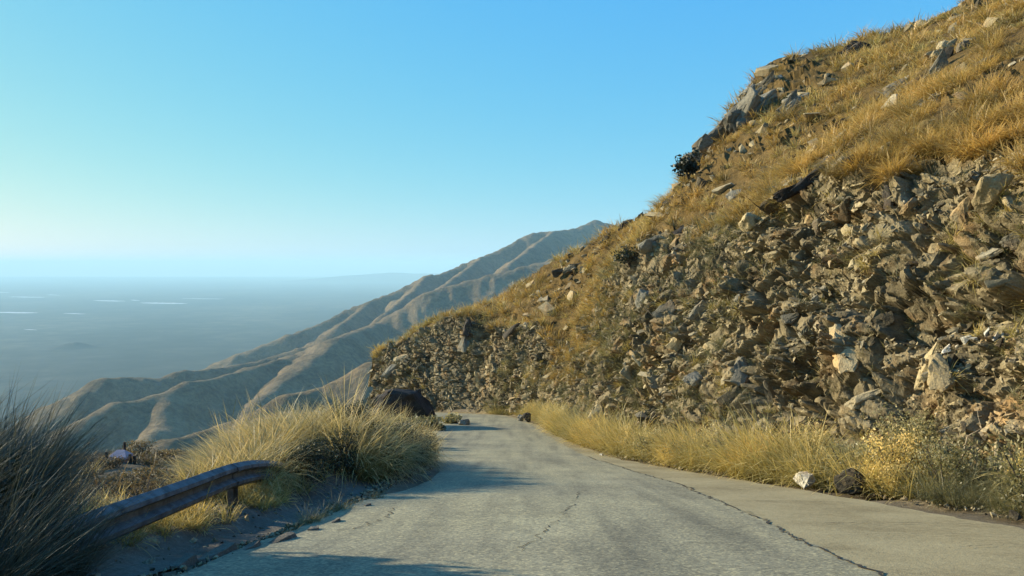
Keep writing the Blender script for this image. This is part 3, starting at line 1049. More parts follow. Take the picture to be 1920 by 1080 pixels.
def individuals(name, meshes, P, Rr, S_, v_, labels, cat, group):
    for k in range(len(P)):
        o = link(name, meshes[int(v_[k])])
        o.matrix_basis = m4(Rr[k], S_[k], P[k])
        tag(o, labels if isinstance(labels, str) else labels[k], cat, group)


def tuft_meshes(name, variants, mat):
    return [mesh_np(name, V, T, mat, a) for V, T, a in variants]


# --- golden tussocks on the slope above the rock cut
TG = tufts(300, 9, n=54, height=.54, hj=.30, spread=.23, lean=.52, droop=.95, width=.024, segs=2)
TGn = tufts(320, 8, n=230, height=.58, hj=.28, spread=.22, lean=.46, droop=1.0, width=.011)


def tus_w(g, r0):
    d = np.clip(26.0 / np.maximum(g[..., 1], 12), .35, 2)
    lip = np.where(np.arange(r0, r0 + g.shape[0])[:, None] < NW, sstep(.0, .3, fbm(g * .5 + 5, 3, 29)), 1.0)
    return d * lip * (g[..., 1] > 8) * (1 - 0.9 * crag[r0:r0 + g.shape[0], :g.shape[1]]) * (.5 + sstep(-.35, .25, fbm(g * .55 + 15, 3, 27)))


nt_ = 6600
Pt, Nt, it, jt = sample_rows(nt_, NW - 18, NW + NH + 1, tus_w)
ptx = proj(Pt)
sc_t = rng.uniform(.5, 1.55, nt_) * np.clip(Pt[:, 1] / 45, .75, 1.25)
down = Nt.copy(); down[:, 2] = 0
down /= np.linalg.norm(down, axis=1)[:, None] + 1e-6
vis = (ptx[:, 0] > 700) & (ptx[:, 0] < 1960) & (ptx[:, 1] > -40)
od = np.argsort(-np.where(vis, sc_t / Pt[:, 1], 0))
ind, rst = od[:150], od[150:]
hb = rng.random(len(rst)) < .24
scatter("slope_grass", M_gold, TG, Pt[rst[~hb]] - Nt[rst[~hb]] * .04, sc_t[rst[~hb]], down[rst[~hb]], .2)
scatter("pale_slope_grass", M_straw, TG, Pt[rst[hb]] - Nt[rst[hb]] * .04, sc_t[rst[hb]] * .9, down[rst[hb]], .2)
n_ = len(ind)
Zr = quats_matrix(np.tile([0, 0, 1.0], (n_, 1)), rng.uniform(0, 6.28, n_))
Jr = quats_matrix(np.stack([-down[ind][:, 1], down[ind][:, 0], np.zeros(n_)], 1), np.full(n_, .4))
individuals("grass_tussock", tuft_meshes("grass_tussock", TGn, M_gold), Pt[ind] - Nt[ind] * .05, np.einsum('nij,njk->nik', Jr, Zr), sc_t[ind][:, None] * np.array([[1.15, 1.15, 1.1]]), rng.integers(0, 8, n_), "golden tussock of dry grass among its like on the slope above the rock cut", "grass tussock", "golden tussocks above the rock cut")

# grass that hangs down the gully between the two rock faces
def gully(g, r0):
    px = proj(g)
    x, y = px[..., 0], px[..., 1]
    return np.exp(-((x - (1085 - (y - 600) * .25)) / 34) ** 2) * (y > 540) * (y < 720) + .5 * np.exp(-((x - 1140) / 30) ** 2 - ((y - 570) / 50) ** 2)


Pg, Ng, _, _ = sample_rows(330, 30, NW, gully)
dg = Ng.copy(); dg[:, 2] = 0; dg /= np.linalg.norm(dg, axis=1)[:, None] + 1e-6
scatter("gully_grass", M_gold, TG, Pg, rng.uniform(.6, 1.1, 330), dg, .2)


# --- weeds in the rock face
def weed_w(g, r0):
    return near_weight(g, r0) * (.12 + sstep(-.1, .4, fbm(g * .35 + 77, 3, 15)))


TW = tufts(340, 8, n=22, height=.26, hj=.3, spread=.10, lean=.55, droop=.8, width=.013, segs=2)
Pw, Nw, _, _ = sample_rows(6500, 3, NW + 2, weed_w)
scatter("rock_weeds", M_weed, TW, Pw, rng.uniform(.4, 1.4, 6500) * np.clip(Pw[:, 1] / 26, .7, 1.6), Nw * np.array([1, 1, 0]), .3, wall_o)
TW2 = tufts(360, 6, n=70, height=.48, hj=.3, spread=.12, lean=.5, droop=1.0, width=.013)
Pw, Nw, _, _ = sample_rows(420, 6, NW, weed_w)
scatter("rock_grass", M_straw, TW2, Pw, rng.uniform(.35, 1.1, 420), Nw * np.array([1, 1, 0]), .3, wall_o)

# --- yellow grass along the foot of the rocks
TV = tufts(380, 10, n=105, height=.50, hj=.36, spread=.20, lean=.42, droop=1.0, width=.010, plume=1.3)


def verge_points(n, y0, y1, o0, o1):
    y = y0 + (y1 - y0) * rng.random(n)
    i = np.array([np.argmin(np.abs(Bc[:, 1] - v)) for v in y])
    o_ = rng.uniform(o0, o1, n)
    p = Bc[i].copy()
    d = dirv[i]
    p[:, :2] += d[:, :2] * o_[:, None]
    p[:, 1] += rng.normal(0, .3, n)
    p[:, 2] = zr(p[:, 1]) - .05 + np.maximum(o_, 0) * .45
    return p


Pv = verge_points(620, 15, 66, -0.60, 0.9)
keep = rng.random(620) < np.interp(Pv[:, 1], [14, 15.5, 17, 50, 62, 66], [.25, .5, 1, 1, .7, .3])
Pv = Pv[keep]
scv = rng.uniform(.45, 1.25, len(Pv)) * (1 + .35 * fbm(Pv * .45, 2, 33)) * np.interp(Pv[:, 1], [15, 18, 22, 40, 66], [1.6, 2.4, 2.25, 2.0, 1.6])
odv = np.argsort(-scv / Pv[:, 1])
iv, rv = odv[:70], odv[70:]
scatter("verge_grass", M_straw, TV, Pv[rv], scv[rv], None, .18)
n_ = len(iv)
individuals("grass_clump", tuft_meshes("grass_clump", TV, M_straw), Pv[iv], quats_matrix(np.tile([0, 0, 1.0], (n_, 1)), rng.uniform(0, 6.28, n_)), scv[iv][:, None] * np.ones((1, 3)), rng.integers(0, 10, n_), "yellow clump of dry grass among its like along the foot of the rock face", "grass clump", "yellow grass clumps at the foot of the rocks")
# sparser olive growth right at the near foot
Pv2 = verge_points(130, 9, 17, -.45, .9)
scatter("foot_weeds", M_weed, TV, Pv2, rng.uniform(.5, 1.1, 130), None, .25)

# --- left mound with tall plumed grass
TM = tufts(420, 8, n=330, height=1.02, hj=.32, spread=.34, lean=.40, droop=1.35, width=.0115, segs=4, plume=1.9)


def outline_top(px):
    return np.interp(px, [350, 366, 396, 443, 496, 542, 583, 612, 641, 694, 717, 745, 765, 800, 830], [900, 882, 838, 804, 776, 748, 738, 746, 741, 740, 756, 775, 792, 812, 840])


Pm = []
while len(Pm) < 240:
    x, y = rng.uniform(-9.0, -2.4), rng.uniform(13.2, 27)
    z = float(ground_z(np.array([x]), np.array([y]))[0])
    pr = proj(np.array([x, y, z]))
    if not (375 < pr[0] < 815): continue
    qv = float(left_q(np.array([x]), np.array([y]))[0])
    if qv < .55 or (y < 17 and qv < 2.0): continue
    top = outline_top(pr[0]) 
    h = (pr[1] - top) / F * y
    if h < .45 or rng.random() > np.interp(pr[0], [380, 560, 700, 815], [1, 1, .7, .45]): continue
    Pm.append((x, y, z, min(h, 1.45)))
Pm = np.array(Pm)
hm = Pm[:, 3] / 1.12 * rng.uniform(.80, 1.08, len(Pm))
individuals("tall_grass_clump", tuft_meshes("tall_grass_clump", TM, M_plume), Pm[:, :3] - np.array([0, 0, .05]), quats_matrix(np.tile([0, 0, 1.0], (len(Pm), 1)), rng.uniform(0, 6.28, len(Pm))), np.stack([hm ** .5, hm ** .5, hm], 1), rng.integers(0, 8, len(Pm)), "tall plumed clump of dry grass among its like on the mound beside the road", "grass clump", "tall grass clumps on the mound")
EC = [(20.0, "clump"), (22.6, "clump"), (25.0, "clump"), (27.6, "clump"), (30.6, "clump"), (34.2, "clump"), (38.0, "clump")]
MT2 = tuft_meshes("roadside_clump", TM, M_plume)
for k, (y, _) in enumerate(EC):
    x = float(np.interp(y, LEc[:, 1], LEc[:, 0])) - .45 - .2 * (k % 2)
    o = link("roadside_clump", MT2[k % 8])
    o.location = (x, y, float(ground_z(np.array([x]), np.array([y]))[0]) - .05)
    o.scale = (.62, .62, 1.25)
    o.rotation_euler = (0, 0, k * 1.7)
    tag(o, "narrow upright grass clump among its like close against the left edge of the tarmac", "grass clump", "upright clumps along the left edge of the tarmac")
TMl = tufts(440, 6, n=60, height=.55, hj=.3, spread=.2, lean=.4, droop=.8, width=.012)
n_ = 420
xm, ym = rng.uniform(-9.5, -2.5, n_), rng.uniform(12.5, 28, n_)
qm = left_q(xm, ym)
Pq = np.stack([xm, ym, ground_z(xm, ym)], 1)
prm = proj(Pq)
hq = (prm[:, 1] - outline_top(prm[:, 0])) / F * ym
ok = (qm > np.where(ym < 20, 1.6, .5)) & (hq > .42) & (prm[:, 0] > 365)
Pq = Pq[ok]
scatter("mound_undergrowth", M_plume, TMl, Pq, rng.uniform(.6, 1.2, len(Pq)), None, .2)

# tall lone stalks whose plumes throw the long streaks of shade across the road
TK = tufts(530, 4, n=24, height=1.65, hj=.2, spread=.22, lean=.10, droop=.5, width=.007, segs=4, plume=4.5)
MK = tuft_meshes("plume_stalks", TK, M_plume)
for k, (x, y, s_) in enumerate([(-3.2, 18.6, 1.0), (-3.6, 17.2, .95), (-4.2, 19.8, 1.05), (-3.1, 21.2, .9), (-3.4, 24.6, .9), (-3.3, 27.2, .9), (-4.0, 30.2, .85), (-4.4, 33.0, .8), (-5.2, 36.5, .9), (-5.6, 40.5, .9), (-4.9, 16.0, .9), (-6.2, 17.5, .9)]):
    o = link("plume_stalks", MK[k % 4])
    o.location = (x, y, float(ground_z(np.array([x]), np.array([y]))[0]) - .03)
    o.scale = (s_, s_, s_)
    o.rotation_euler = (0, 0, k * 1.9)
    tag(o, "sparse tuft of tall plumed stalks rising above the grass left of the road", "grass stalks", "tall plumed stalks left of the road")

# --- big dark clump close by on the left
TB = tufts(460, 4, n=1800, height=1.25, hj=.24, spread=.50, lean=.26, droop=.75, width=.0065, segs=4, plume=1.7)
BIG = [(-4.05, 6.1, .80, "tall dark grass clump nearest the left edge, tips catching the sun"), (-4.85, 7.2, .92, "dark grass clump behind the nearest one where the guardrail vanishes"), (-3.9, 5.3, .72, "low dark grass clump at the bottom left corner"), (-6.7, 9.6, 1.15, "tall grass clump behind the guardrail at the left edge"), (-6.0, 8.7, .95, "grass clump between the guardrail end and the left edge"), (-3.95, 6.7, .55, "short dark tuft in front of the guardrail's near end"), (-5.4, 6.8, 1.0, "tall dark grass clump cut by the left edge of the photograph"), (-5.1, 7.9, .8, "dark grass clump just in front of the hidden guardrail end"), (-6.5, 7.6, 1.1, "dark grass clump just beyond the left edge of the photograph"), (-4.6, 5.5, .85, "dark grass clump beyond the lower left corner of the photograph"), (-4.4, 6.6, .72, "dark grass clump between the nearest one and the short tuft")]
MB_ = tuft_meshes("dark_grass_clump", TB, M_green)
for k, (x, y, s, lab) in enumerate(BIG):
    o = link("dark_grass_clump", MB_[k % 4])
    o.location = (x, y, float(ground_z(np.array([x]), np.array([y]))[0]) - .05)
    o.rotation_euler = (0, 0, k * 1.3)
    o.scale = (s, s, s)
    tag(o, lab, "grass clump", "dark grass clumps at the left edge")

# --- low brown scrub on the shelf beyond the guardrail
TS = tufts(480, 6, n=46, height=.34, hj=.35, spread=.20, lean=.6, droop=.7, width=.016, segs=2)
n_ = 1900
xs_, ys_ = rng.uniform(-17, -4.6, n_), rng.uniform(9, 31, n_)
qs = left_q(xs_, ys_)
ok = (qs > 2.2) & ~((xs_ > -8.5) & (ys_ > 14.5) & (ys_ < 25))
Pq = np.stack([xs_, ys_, ground_z(xs_, ys_)], 1)[ok]
pz = proj(Pq)
Pq = Pq[~((pz[:, 0] > 188) & (pz[:, 0] < 262) & (pz[:, 1] < 930) & (Pq[:, 1] < 20.6))]
scatter("shelf_scrub", M_brown, TS, Pq, rng.uniform(.6, 1.5, len(Pq)) * np.interp(Pq[:, 1], [10, 16, 24], [1, .85, .5]), None, .25)
Pq = Pq[rng.random(len(Pq)) < .08]
scatter("shelf_grass", M_straw, TMl, Pq, rng.uniform(.45, .9, len(Pq)) * np.interp(Pq[:, 1], [10, 16, 24], [1, .8, .45]), None, .25)
# grass under the rail and along the broken road edge
n_ = 190
yr = rng.uniform(7.4, 17, n_)
yr = np.where(np.abs(yr - 12.1) < .6, yr + 1.3, yr)
xr_ = np.interp(yr, LEc[:, 1], LEc[:, 0]) - rng.uniform(1.25, 2.3, n_)
Pq = np.stack([xr_, yr, ground_z(xr_, yr)], 1)
scatter("rail_grass", M_straw, TMl, Pq, rng.uniform(.35, .75, n_), None, .25)
EDGE = [(545, 1003, .30), (560, 992, .36), (575, 985, .44), (590, 978, .40), (605, 972, .34), (628, 960, .50), (640, 962, .36), (655, 958, .30), (672, 948, .28), (700, 938, .34), (712, 936, .42), (520, 1014, .24), (595, 985, .30), (805, 820, .6), (815, 835, .6), (330, 985, .3), (345, 960, .5)]
TE = tufts(500, 5, n=90, height=.5, hj=.35, spread=.11, lean=.42, droop=.75, width=.007, segs=3)
ME = tuft_meshes("grass_tuft", TE, M_weed)
for k, (px, py, s) in enumerate(EDGE):
    Y = 10.0
    for _ in range(30):
        p = pt(px, py, Y)
        Y = Y * (1 + .5 * (p[2] - float(ground_z(np.array([p[0]]), np.array([p[1]]))[0]) - 0) / max(abs(p[2]), .5))
    p = pt(px, py, Y)
    o = link("grass_tuft", ME[k % 5])
    o.location = (p[0], p[1], float(ground_z(np.array([p[0]]), np.array([p[1]]))[0]) - .02)
    o.scale = (s * 1.3,) * 3
    o.rotation_euler = (0, 0, k * 2.1)
    tag(o, "grass tuft at the tarmac edge under the dark side of the mound" if k in (13, 14) else "grass tuft in the shade under the guardrail" if k > 14 else "small grass tuft among its like on the broken left edge of the road", "grass tuft", "tufts along the broken road edge")


# ------------------------------------------------------------------ shrubs
def shrub_mesh(seed, n, rx, rz, leaf, mat):
    r = np.random.default_rng(seed)
    cl = r.normal(size=(14, 3)); cl /= np.linalg.norm(cl, axis=1)[:, None]
    cl = cl * r.uniform(.35, .95, (14, 1)) * np.array([rx, rx, rz]) + np.array([0, 0, rz])
    c = cl[r.integers(0, 14, n)] + np.clip(r.normal(0, .22, (n, 3)), -.42, .42) * np.array([rx, rx, rz])
    c[:, 2] = np.maximum(c[:, 2], .03)
    a = r.normal(size=(n, 3)); a /= np.linalg.norm(a, axis=1)[:, None]
    b = np.cross(a, r.normal(size=(n, 3))); b /= np.linalg.norm(b, axis=1)[:, None]
    l = leaf * r.uniform(.6, 1.4, (n, 1))
    V = np.stack([c - a * l, c + b * l * .45, c + a * l, c - b * l * .45], 1).reshape(-1, 3)
    T = (np.array([[0, 1, 2], [0, 2, 3]])[None] + (np.arange(n) * 4)[:, None, None]).reshape(-1, 3)
    return mesh_np("foliage", V, T, mat, {"tip": np.repeat(np.clip(c[:, 2] / (2 * rz), 0, 1), 4), "rnd": np.repeat(r.random(n), 4)})


def stem_mesh(seed, h, rad, spread, n=5):
    r = random.Random(seed)
    bm = bmesh.new()
    for k in range(n):
        a = r.uniform(0, 6.28)
        tube(bm, [(0, 0, -.05), (math.cos(a) * spread * .3, math.sin(a) * spread * .3, h * .45), (math.cos(a) * spread, math.sin(a) * spread, h)], [rad, rad * .7, rad * .25], 5)
    return bm_mesh("stem", bm, M_twig)


def shrub(p, rx, rz, leaf, n, mat, lab, grp=None, seed=0):
    t = empty("shrub", p)
    tag(t, lab, "shrub", grp)
    link("foliage", shrub_mesh(seed, n, rx, rz, leaf, mat), t)
    link("stem", stem_mesh(seed, rz * 1.5, rz * .06, rx * .7), t)
    return t


r_, c_ = on_hill(1287, 334, NW, NW + NH + 1)
shrub(G[r_, c_] + np.array([0, 0, -.1]), .62, .75, .10, 900, M_leaf, "dark green shrub standing out on the skyline of the ridge", None, 11)
r_, c_ = on_hill(1175, 500, NW - 30, NW + 12)
shrub(G[r_, c_], .7, .6, .10, 500, M_leaf, "olive shrub at the brink where golden grass meets the grey rocks", None, 12)
for k, (x, y, rx, rz, lab) in enumerate([(-9.3, 9.6, 1.35, 1.6, "tall dense bush just beyond the left edge that shades the road"), (-11.0, 9.9, 1.2, 1.75, "second tall dense bush beyond the left edge"), (-6.2, 8.2, .7, .6, "dense dark bush added to darken the grass at the left edge"), (-4.75, 6.4, .62, .48, "dense dark bush added to darken the nearest grass clump")]):
    shrub((x, y, float(ground_z(np.array([x]), np.array([y]))[0]) - .05), rx, rz, .13 if k < 2 else .04, 5200, M_leaf, lab, "dense bushes at the left edge", 110 + k)  # last two are added: dark leaves thicken the grass and give its shade
SHR = [(255, 868, 24, .55, .45, M_brown), (310, 868, 22, .45, .30, M_brown), (180, 884, 19, .5, .32, M_brown), (345, 872, 20, .5, .35, M_brown), (215, 905, 15, .5, .28, M_brown), (285, 895, 16, .45, .30, M_brown), (235, 925, 13.5, .4, .25, M_brown), (325, 905, 15, .45, .3, M_brown)]
for k, (px, py, Y, rx, rz, mat) in enumerate(SHR):
    p = pt(px, py, Y)
    p[2] = float(ground_z(np.array([p[0]]), np.array([p[1]]))[0])
    lab = ["domed brown shrub on the crest of the shelf right of the little hut", "wide brown shrub on the crest where the tall grass mound begins", "brown shrub on the crest left of the little hut"][k] if k < 3 else ["brown shrub on the crest touching the foot of the grass mound", "low brown shrub straight below the tiny hut", "low brown shrub in the middle of the shelf right of the hut", "low brown shrub closest to the lower end of the guardrail", "low brown shrub above the middle of the guardrail"][k - 3]
    shrub(p, rx, rz * .55, .028, 1300, mat, lab, "brown shrubs on the shelf beyond the guardrail", 30 + k)
# dense bushes on the road side of the mound; dark leaves stand in for shade
MBU = [(-3.15, 18.4, .66, .50, "dark bush lowest on the road side of the grass mound"), (-3.0, 20.2, .66, .62, "dark bush beside the sunlit concrete piece"), (-2.85, 22.3, .62, .70, "dark bush pressing against the tarmac edge"), (-2.8, 24.2, .58, .62, "dark bush at the narrowest point of the road"), (-3.75, 16.6, .62, .46, "dark bush added for shade under the front of the grass mound"), (-4.0, 15.3, .6, .40, "dark bush behind the guardrail's hidden end"), (-3.9, 19.4, .7, .55, "dark bush deep inside the grass mound"), (-3.3, 26.4, .5, .40, "small dark bush behind the narrowest point of the road")]
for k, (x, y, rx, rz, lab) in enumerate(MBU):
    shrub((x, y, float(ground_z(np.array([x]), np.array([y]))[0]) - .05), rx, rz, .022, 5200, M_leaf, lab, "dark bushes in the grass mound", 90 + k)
VB = [shrub_mesh(600 + k, 1500, .42, .34, .017, M_straw if k % 2 else M_weed) for k in range(4)]
VS = stem_mesh(77, .5, .012, .25)
Pb = verge_points(60, 15.5, 60, -.45, .8)
Pb = np.concatenate([Pb, verge_points(26, 9.5, 16.5, -.2, 1.5)])
for k in range(len(Pb)):
    t = empty("verge_shrub", Pb[k] - np.array([0, 0, .04]))
    s_ = rng.uniform(.9, 1.9)
    t.scale = (s_, s_, s_ * rng.uniform(.8, 1.3))
    t.rotation_euler = (0, 0, rng.uniform(0, 6.28))
    tag(t, "straw coloured twiggy shrub among the yellow grass at the foot of the rocks", "shrub", "straw coloured shrubs at the foot of the rocks")
    link("foliage", VB[k % 4 if k < 60 or k % 3 == 0 else (k % 2) * 2], t)
    link("stem", VS, t)
# bushes beside the road at the bend
BND = [(775, 775, 46, .9, .55, "round yellowish bush in front of the black boulder"), (815, 782, 46, .7, .42, "low bush by the road edge right of the black boulder"), (848, 778, 52, .75, .38, "last low bush on the inside of the bend"), (740, 770, 40, .8, .6, "bush between the mound and the black boulder"), (785, 800, 34, .6, .5, "bush at the far end of the mound beside the tarmac")]
for k, (px, py, Y, rx, rz, lab) in enumerate(BND):
    p = pt(px, py, Y)
    p[2] = float(ground_z(np.array([p[0]]), np.array([p[1]]))[0])
    shrub(p, rx, rz, .11, 520, M_weed, lab, "bushes on the inside of the bend", 50 + k)


# ------------------------------------------------------------------ boulders and stones that lie loose
def boulder(name, p, s, mat, lab, seed, rz=0.0, n=26, cat="boulder", group=None, sub=True):
    r = np.random.default_rng(seed)
    d = r.normal(size=(n, 3)); d /= np.linalg.norm(d, axis=1)[:, None]
    d = np.sign(d) * np.abs(d) ** .7 * .5
    bm = bmesh.new()
    for c in d: bm.verts.new(c * np.array(s))
    res = bmesh.ops.convex_hull(bm, input=bm.verts[:])
    junk = list({g for g in res['geom_interior'] + res['geom_unused'] if isinstance(g, bmesh.types.BMVert)})
    if junk: bmesh.ops.delete(bm, geom=junk, context='VERTS')
    bmesh.ops.triangulate(bm, faces=bm.faces[:])
    bmesh.ops.subdivide_edges(bm, edges=bm.edges[:], cuts=4, use_grid_fill=True)
    V = np.array([v.co[:] for v in bm.verts])
    fv, e = facet(V / max(s) * 5 + seed, seed)
    for v, k in zip(bm.verts, fv):
        v.co += v.co.normalized() * float(k) * max(s) * .06
    me = bm_mesh(name, bm, mat)
    at = me.attributes.new("tint", 'FLOAT', 'POINT')
    o = link(name, me)
    o.location = p
    o.rotation_euler = (0, 0, rz)
    tag(o, lab, cat, group)
    return o


p = pt(760, 752, 49); p[2] = float(zr(p[1])) + 1.05
boulder("boulder", p, (4.4, 3.0, 2.7), M_dark, "big black boulder on the inside of the bend below the rocky nose", 5, .15)


def lie(px, py, w_, h_, Y0, name, mat, lab, seed, cat="stone", dp=None):
    """a stone on the ground beside the road on the right"""
    p = pt(px, py, Y0)
    if px > 1400: p[0] -= .30; p[1] -= .25
    p[2] = float(zr(p[1])) - .06 + h_ * .38
    return boulder(name, p, (w_, dp or w_ * .8, h_), mat, lab, seed, seed * .7, 18, cat)


lie(1527, 905, .46, .42, 17.6, "stone", M_white, "bright white stone at the road edge in front of the yellow grass", 61)
lie(1612, 915, .62, .56, 16.2, "boulder", M_rock, "brown leaning boulder right of the white stone at the grass foot", 62, "boulder")
lie(988, 789, .62, .75, 54, "stone", M_dark, "dark square stone standing at the right road edge by the bend", 63)
lie(976, 786, .5, .5, 55, "stone", M_grey, "pale stone beside the dark square one at the bend", 64)
lie(1240, 862, .55, .45, 28, "stone", M_pale, "tan rounded stone in the middle of the yellow verge grass", 65)
lie(1128, 858, .20, .08, 31, "stone", M_white, "flat whitish stone lying on the tarmac edge", 66)
lie(870, 786, .8, .5, 50.5, "stone", M_grey, "low grey stone on the tarmac side of the last bush", 69)


def gravel():
    n = 1500
    p = verge_points(n, 9, 50, -1.0, .5)
    p[:, 2] = zr(p[:, 1]) - .05 + np.maximum(0, .0)
    s_ = rng.uniform(.02, .07, n) * np.where(rng.random(n) < .06, 2.2, 1)
    p[:, 2] += s_ * .2
    n2 = 1300
    y = rng.uniform(6, 24, n2)
    x = np.interp(y, LEc[:, 1], LEc[:, 0]) - np.abs(rng.normal(.15, .3, n2)) + .05
    z = ground_z(x, y) + .02
    s2 = rng.uniform(.015, .06, n2)
    n3 = 1500
    y3 = rng.uniform(7, 24, n3)
    x3 = np.interp(y3, LEc[:, 1], LEc[:, 0]) - rng.uniform(.9, 2.6, n3)
    P = np.concatenate([p, np.stack([x, y, z], 1), np.stack([x3, y3, ground_z(x3, y3) + .01], 1)])
    Sg = np.concatenate([s_, s2, rng.uniform(.015, .055, n3) * np.where(rng.random(n3) < .08, 2.5, 1)])
    n = len(P)
    Rr = quats_matrix(rng.normal(size=(n, 3)), rng.uniform(0, 6, n))
    V, T, tn, _ = join_pieces(P, Rr, Sg[:, None] * np.ones((1, 3)) * 1.3, rng.integers(0, len(STV), n), STV)
    o = link("gravel", mesh_np("gravel", V, T, M_rock, {"tint": tn}))
    o["kind"] = "stuff"


gravel()


# broken slabs that edge the road on the left, catching the sun
SLB = [(405, 1036, .9, .22), (470, 1024, .5, .16), (525, 1012, .8, .2), (588, 992, .3, .14), (630, 976, .42, .12), (765, 903, .8, .5), (795, 893, .6, .45), (690, 947, .25, .12), (345, 1052, .5, .2)]
for k, (px, py, L, Wd) in enumerate(SLB):
    Y = 9.0
    for _ in range(30):
        p = pt(px, py, Y)
        Y = Y * (1 + .5 * (p[2] - float(zr(p[1])) - .0) / max(abs(p[2]), .5))
    p = pt(px, py, Y)
    r = np.random.default_rng(900 + k)
    bm = bmesh.new()
    n = 9
    ring = [(math.cos(6.283 * i / n) * L * .5 * r.uniform(.75, 1.1), math.sin(6.283 * i / n) * Wd * .5 * r.uniform(.7, 1.15)) for i in range(n)]
    lo = [bm.verts.new((x, y, -.07)) for x, y in ring]
    hi = [bm.verts.new((x * .90 + r.normal(0, .02), y * .85, .018 + r.normal(0, .008))) for x, y in ring]
    for i in range(n): bm.faces.new((lo[i], lo[(i + 1) % n], hi[(i + 1) % n], hi[i]))
    bm.faces.new(hi); bm.faces.new(list(reversed(lo)))
    bmesh.ops.triangulate(bm, faces=bm.faces[:])
    o = link("broken_slab", bm_mesh("broken_slab", bm, M_gutter))
    o.location = (p[0], p[1], float(zr(p[1])) + .0)
    o.rotation_euler = (R(-8), R(4), R(82) + r.normal(0, .12))
    tag(o, "sunlit broken piece of concrete among its like along the left road edge" if k not in (5, 6) else ["large sunlit concrete piece at the foot of the dark mound", "pointed concrete piece at the far end of the dark mound"][k - 5], "slab", "broken concrete pieces along the left road edge")


# ------------------------------------------------------------------ guardrail
def build_rail():
    a_, b_ = pt(160, 961, 7.7), pt(440, 868, 12.4)
    d_ = (b_ - a_) / 4
    C_ = np.array([a_ - d_ * 3.4, a_ - d_ * 2, a_ - d_ * .9, a_ + d_ * .05, a_ + d_ * 2, b_ + d_ * .02, pt(500, 863, 14.2), pt(560, 872, 16.2), pt(610, 884, 18)])
    root = empty("guardrail", (-4.3, 10, float(zr(10))))
    tag(root, "dented grey steel guardrail running out of the dark grass along the left verge", "guardrail")
    prof = [(0.0, 0.0), (.018, -.012), (.075, -.045), (.082, -.085), (.012, -.125), (.012, -.175), (.082, -.215), (.075, -.255), (.018, -.288), (0, -.30)]
    prof = [(a * 1.25, b * 1.28) for a, b in prof]
    off = Vector(root.location)

    def beam(t0, t1, extra=0.0):
        ts = np.linspace(t0, t1, 22)
        c = catmull(C_, ts)
        d = np.gradient(c, axis=0)
        side = np.stack([d[:, 1], -d[:, 0], 0 * d[:, 0]], 1)
        side /= np.linalg.norm(side, axis=1)[:, None]
        bm = bmesh.new()
        rows = []
        for th in (0.0, -.004):
            rows.append([[bm.verts.new(Vector(c[i] + side[i] * (a + th + extra) + np.array([0, 0, b])) - off) for a, b in prof] for i in range(len(c))])
        for q_, rw in enumerate(rows):
            for i in range(len(c) - 1):
                for j in range(len(prof) - 1):
                    f = (rw[i][j], rw[i + 1][j], rw[i + 1][j + 1], rw[i][j + 1])
                    bm.faces.new(f if q_ == 0 else f[::-1])
        for i in range(len(c) - 1):
            for j in (0, len(prof) - 1):
                bm.faces.new((rows[0][i][j], rows[1][i][j], rows[1][i + 1][j], rows[0][i + 1][j]))
        for i in (0, len(c) - 1):
            for j in range(len(prof) - 1):
                bm.faces.new((rows[0][i][j], rows[0][i][j + 1], rows[1][i][j + 1], rows[1][i][j]))
        bmesh.ops.recalc_face_normals(bm, faces=bm.faces[:])
        link("rail_beam", bm_mesh("rail_beam", bm, M_steel), root)

    beam(0, 5.12)
    beam(4.9, 8, .016)
    for (x, y, h) in [(-4.42, 5.6, .55), (-4.42, 12.45, .72), (-4.08, 16.6, .6)]:
        g = float(ground_z(np.array([x]), np.array([y]))[0])
        top = float(np.interp(y, C_[:, 1], C_[:, 2])) - .04
        bm = bmesh.new()
        H = top - g + .3
        bm_box(bm, (0, 0, H / 2 - .3), (.012, .22, H))
        bm_box(bm, (.045, .104, H / 2 - .3), (.078, .012, H))
        bm_box(bm, (.045, -.104, H / 2 - .3), (.078, .012, H))
        o = link("post", bm_mesh("post", bm, M_post), root)
        o.location = Vector((float(np.interp(y, C_[:, 1], C_[:, 0])) - .09, y, g)) - off
    for (x, y, z) in [(-4.19, 12.45, .66), (-4.19, 12.52, .50), (-4.19, 12.62, .66)]:
        bm = bmesh.new()
        r = bmesh.ops.create_cone(bm, cap_ends=True, segments=8, radius1=.022, radius2=.018, depth=.03)
        bmesh.ops.rotate(bm, verts=r['verts'], matrix=Matrix.Rotation(R(90), 3, 'Y'))
        o = link("bolt", bm_mesh("bolt", bm, M_post), root)
        o.location = Vector((float(np.interp(y, C_[:, 1], C_[:, 0])) + .02, y, float(np.interp(y, C_[:, 1], C_[:, 2])) + z - .81)) - off


build_rail()


# concrete marker and the little hut below the shelf
def marker():
    p = pt(752, 800, 33.5)
    p[2] = float(ground_z(p[:1], p[1:2])[0])
    bm = bmesh.new()
    vs = bm_box(bm, (0, 0, .42), (.52, .16, 1.1))
    bmesh.ops.bevel(bm, geom=bm.edges[:], offset=.02, segments=2, affect='EDGES')
    t = empty("road_marker", p)
    tag(t, "grey concrete marker half hidden in the grass at the mound's far end", "marker")
    link("slab", bm_mesh("slab", bm, M_conc), t)
    bm = bmesh.new()
    bm_box(bm, (0, 0, .985), (.60, .22, .06))
    bmesh.ops.bevel(bm, geom=bm.edges[:], offset=.012, segments=1, affect='EDGES')
    link("cap", bm_mesh("cap", bm, M_conc), t)
    t.rotation_euler = (0, R(3), R(12))


marker()


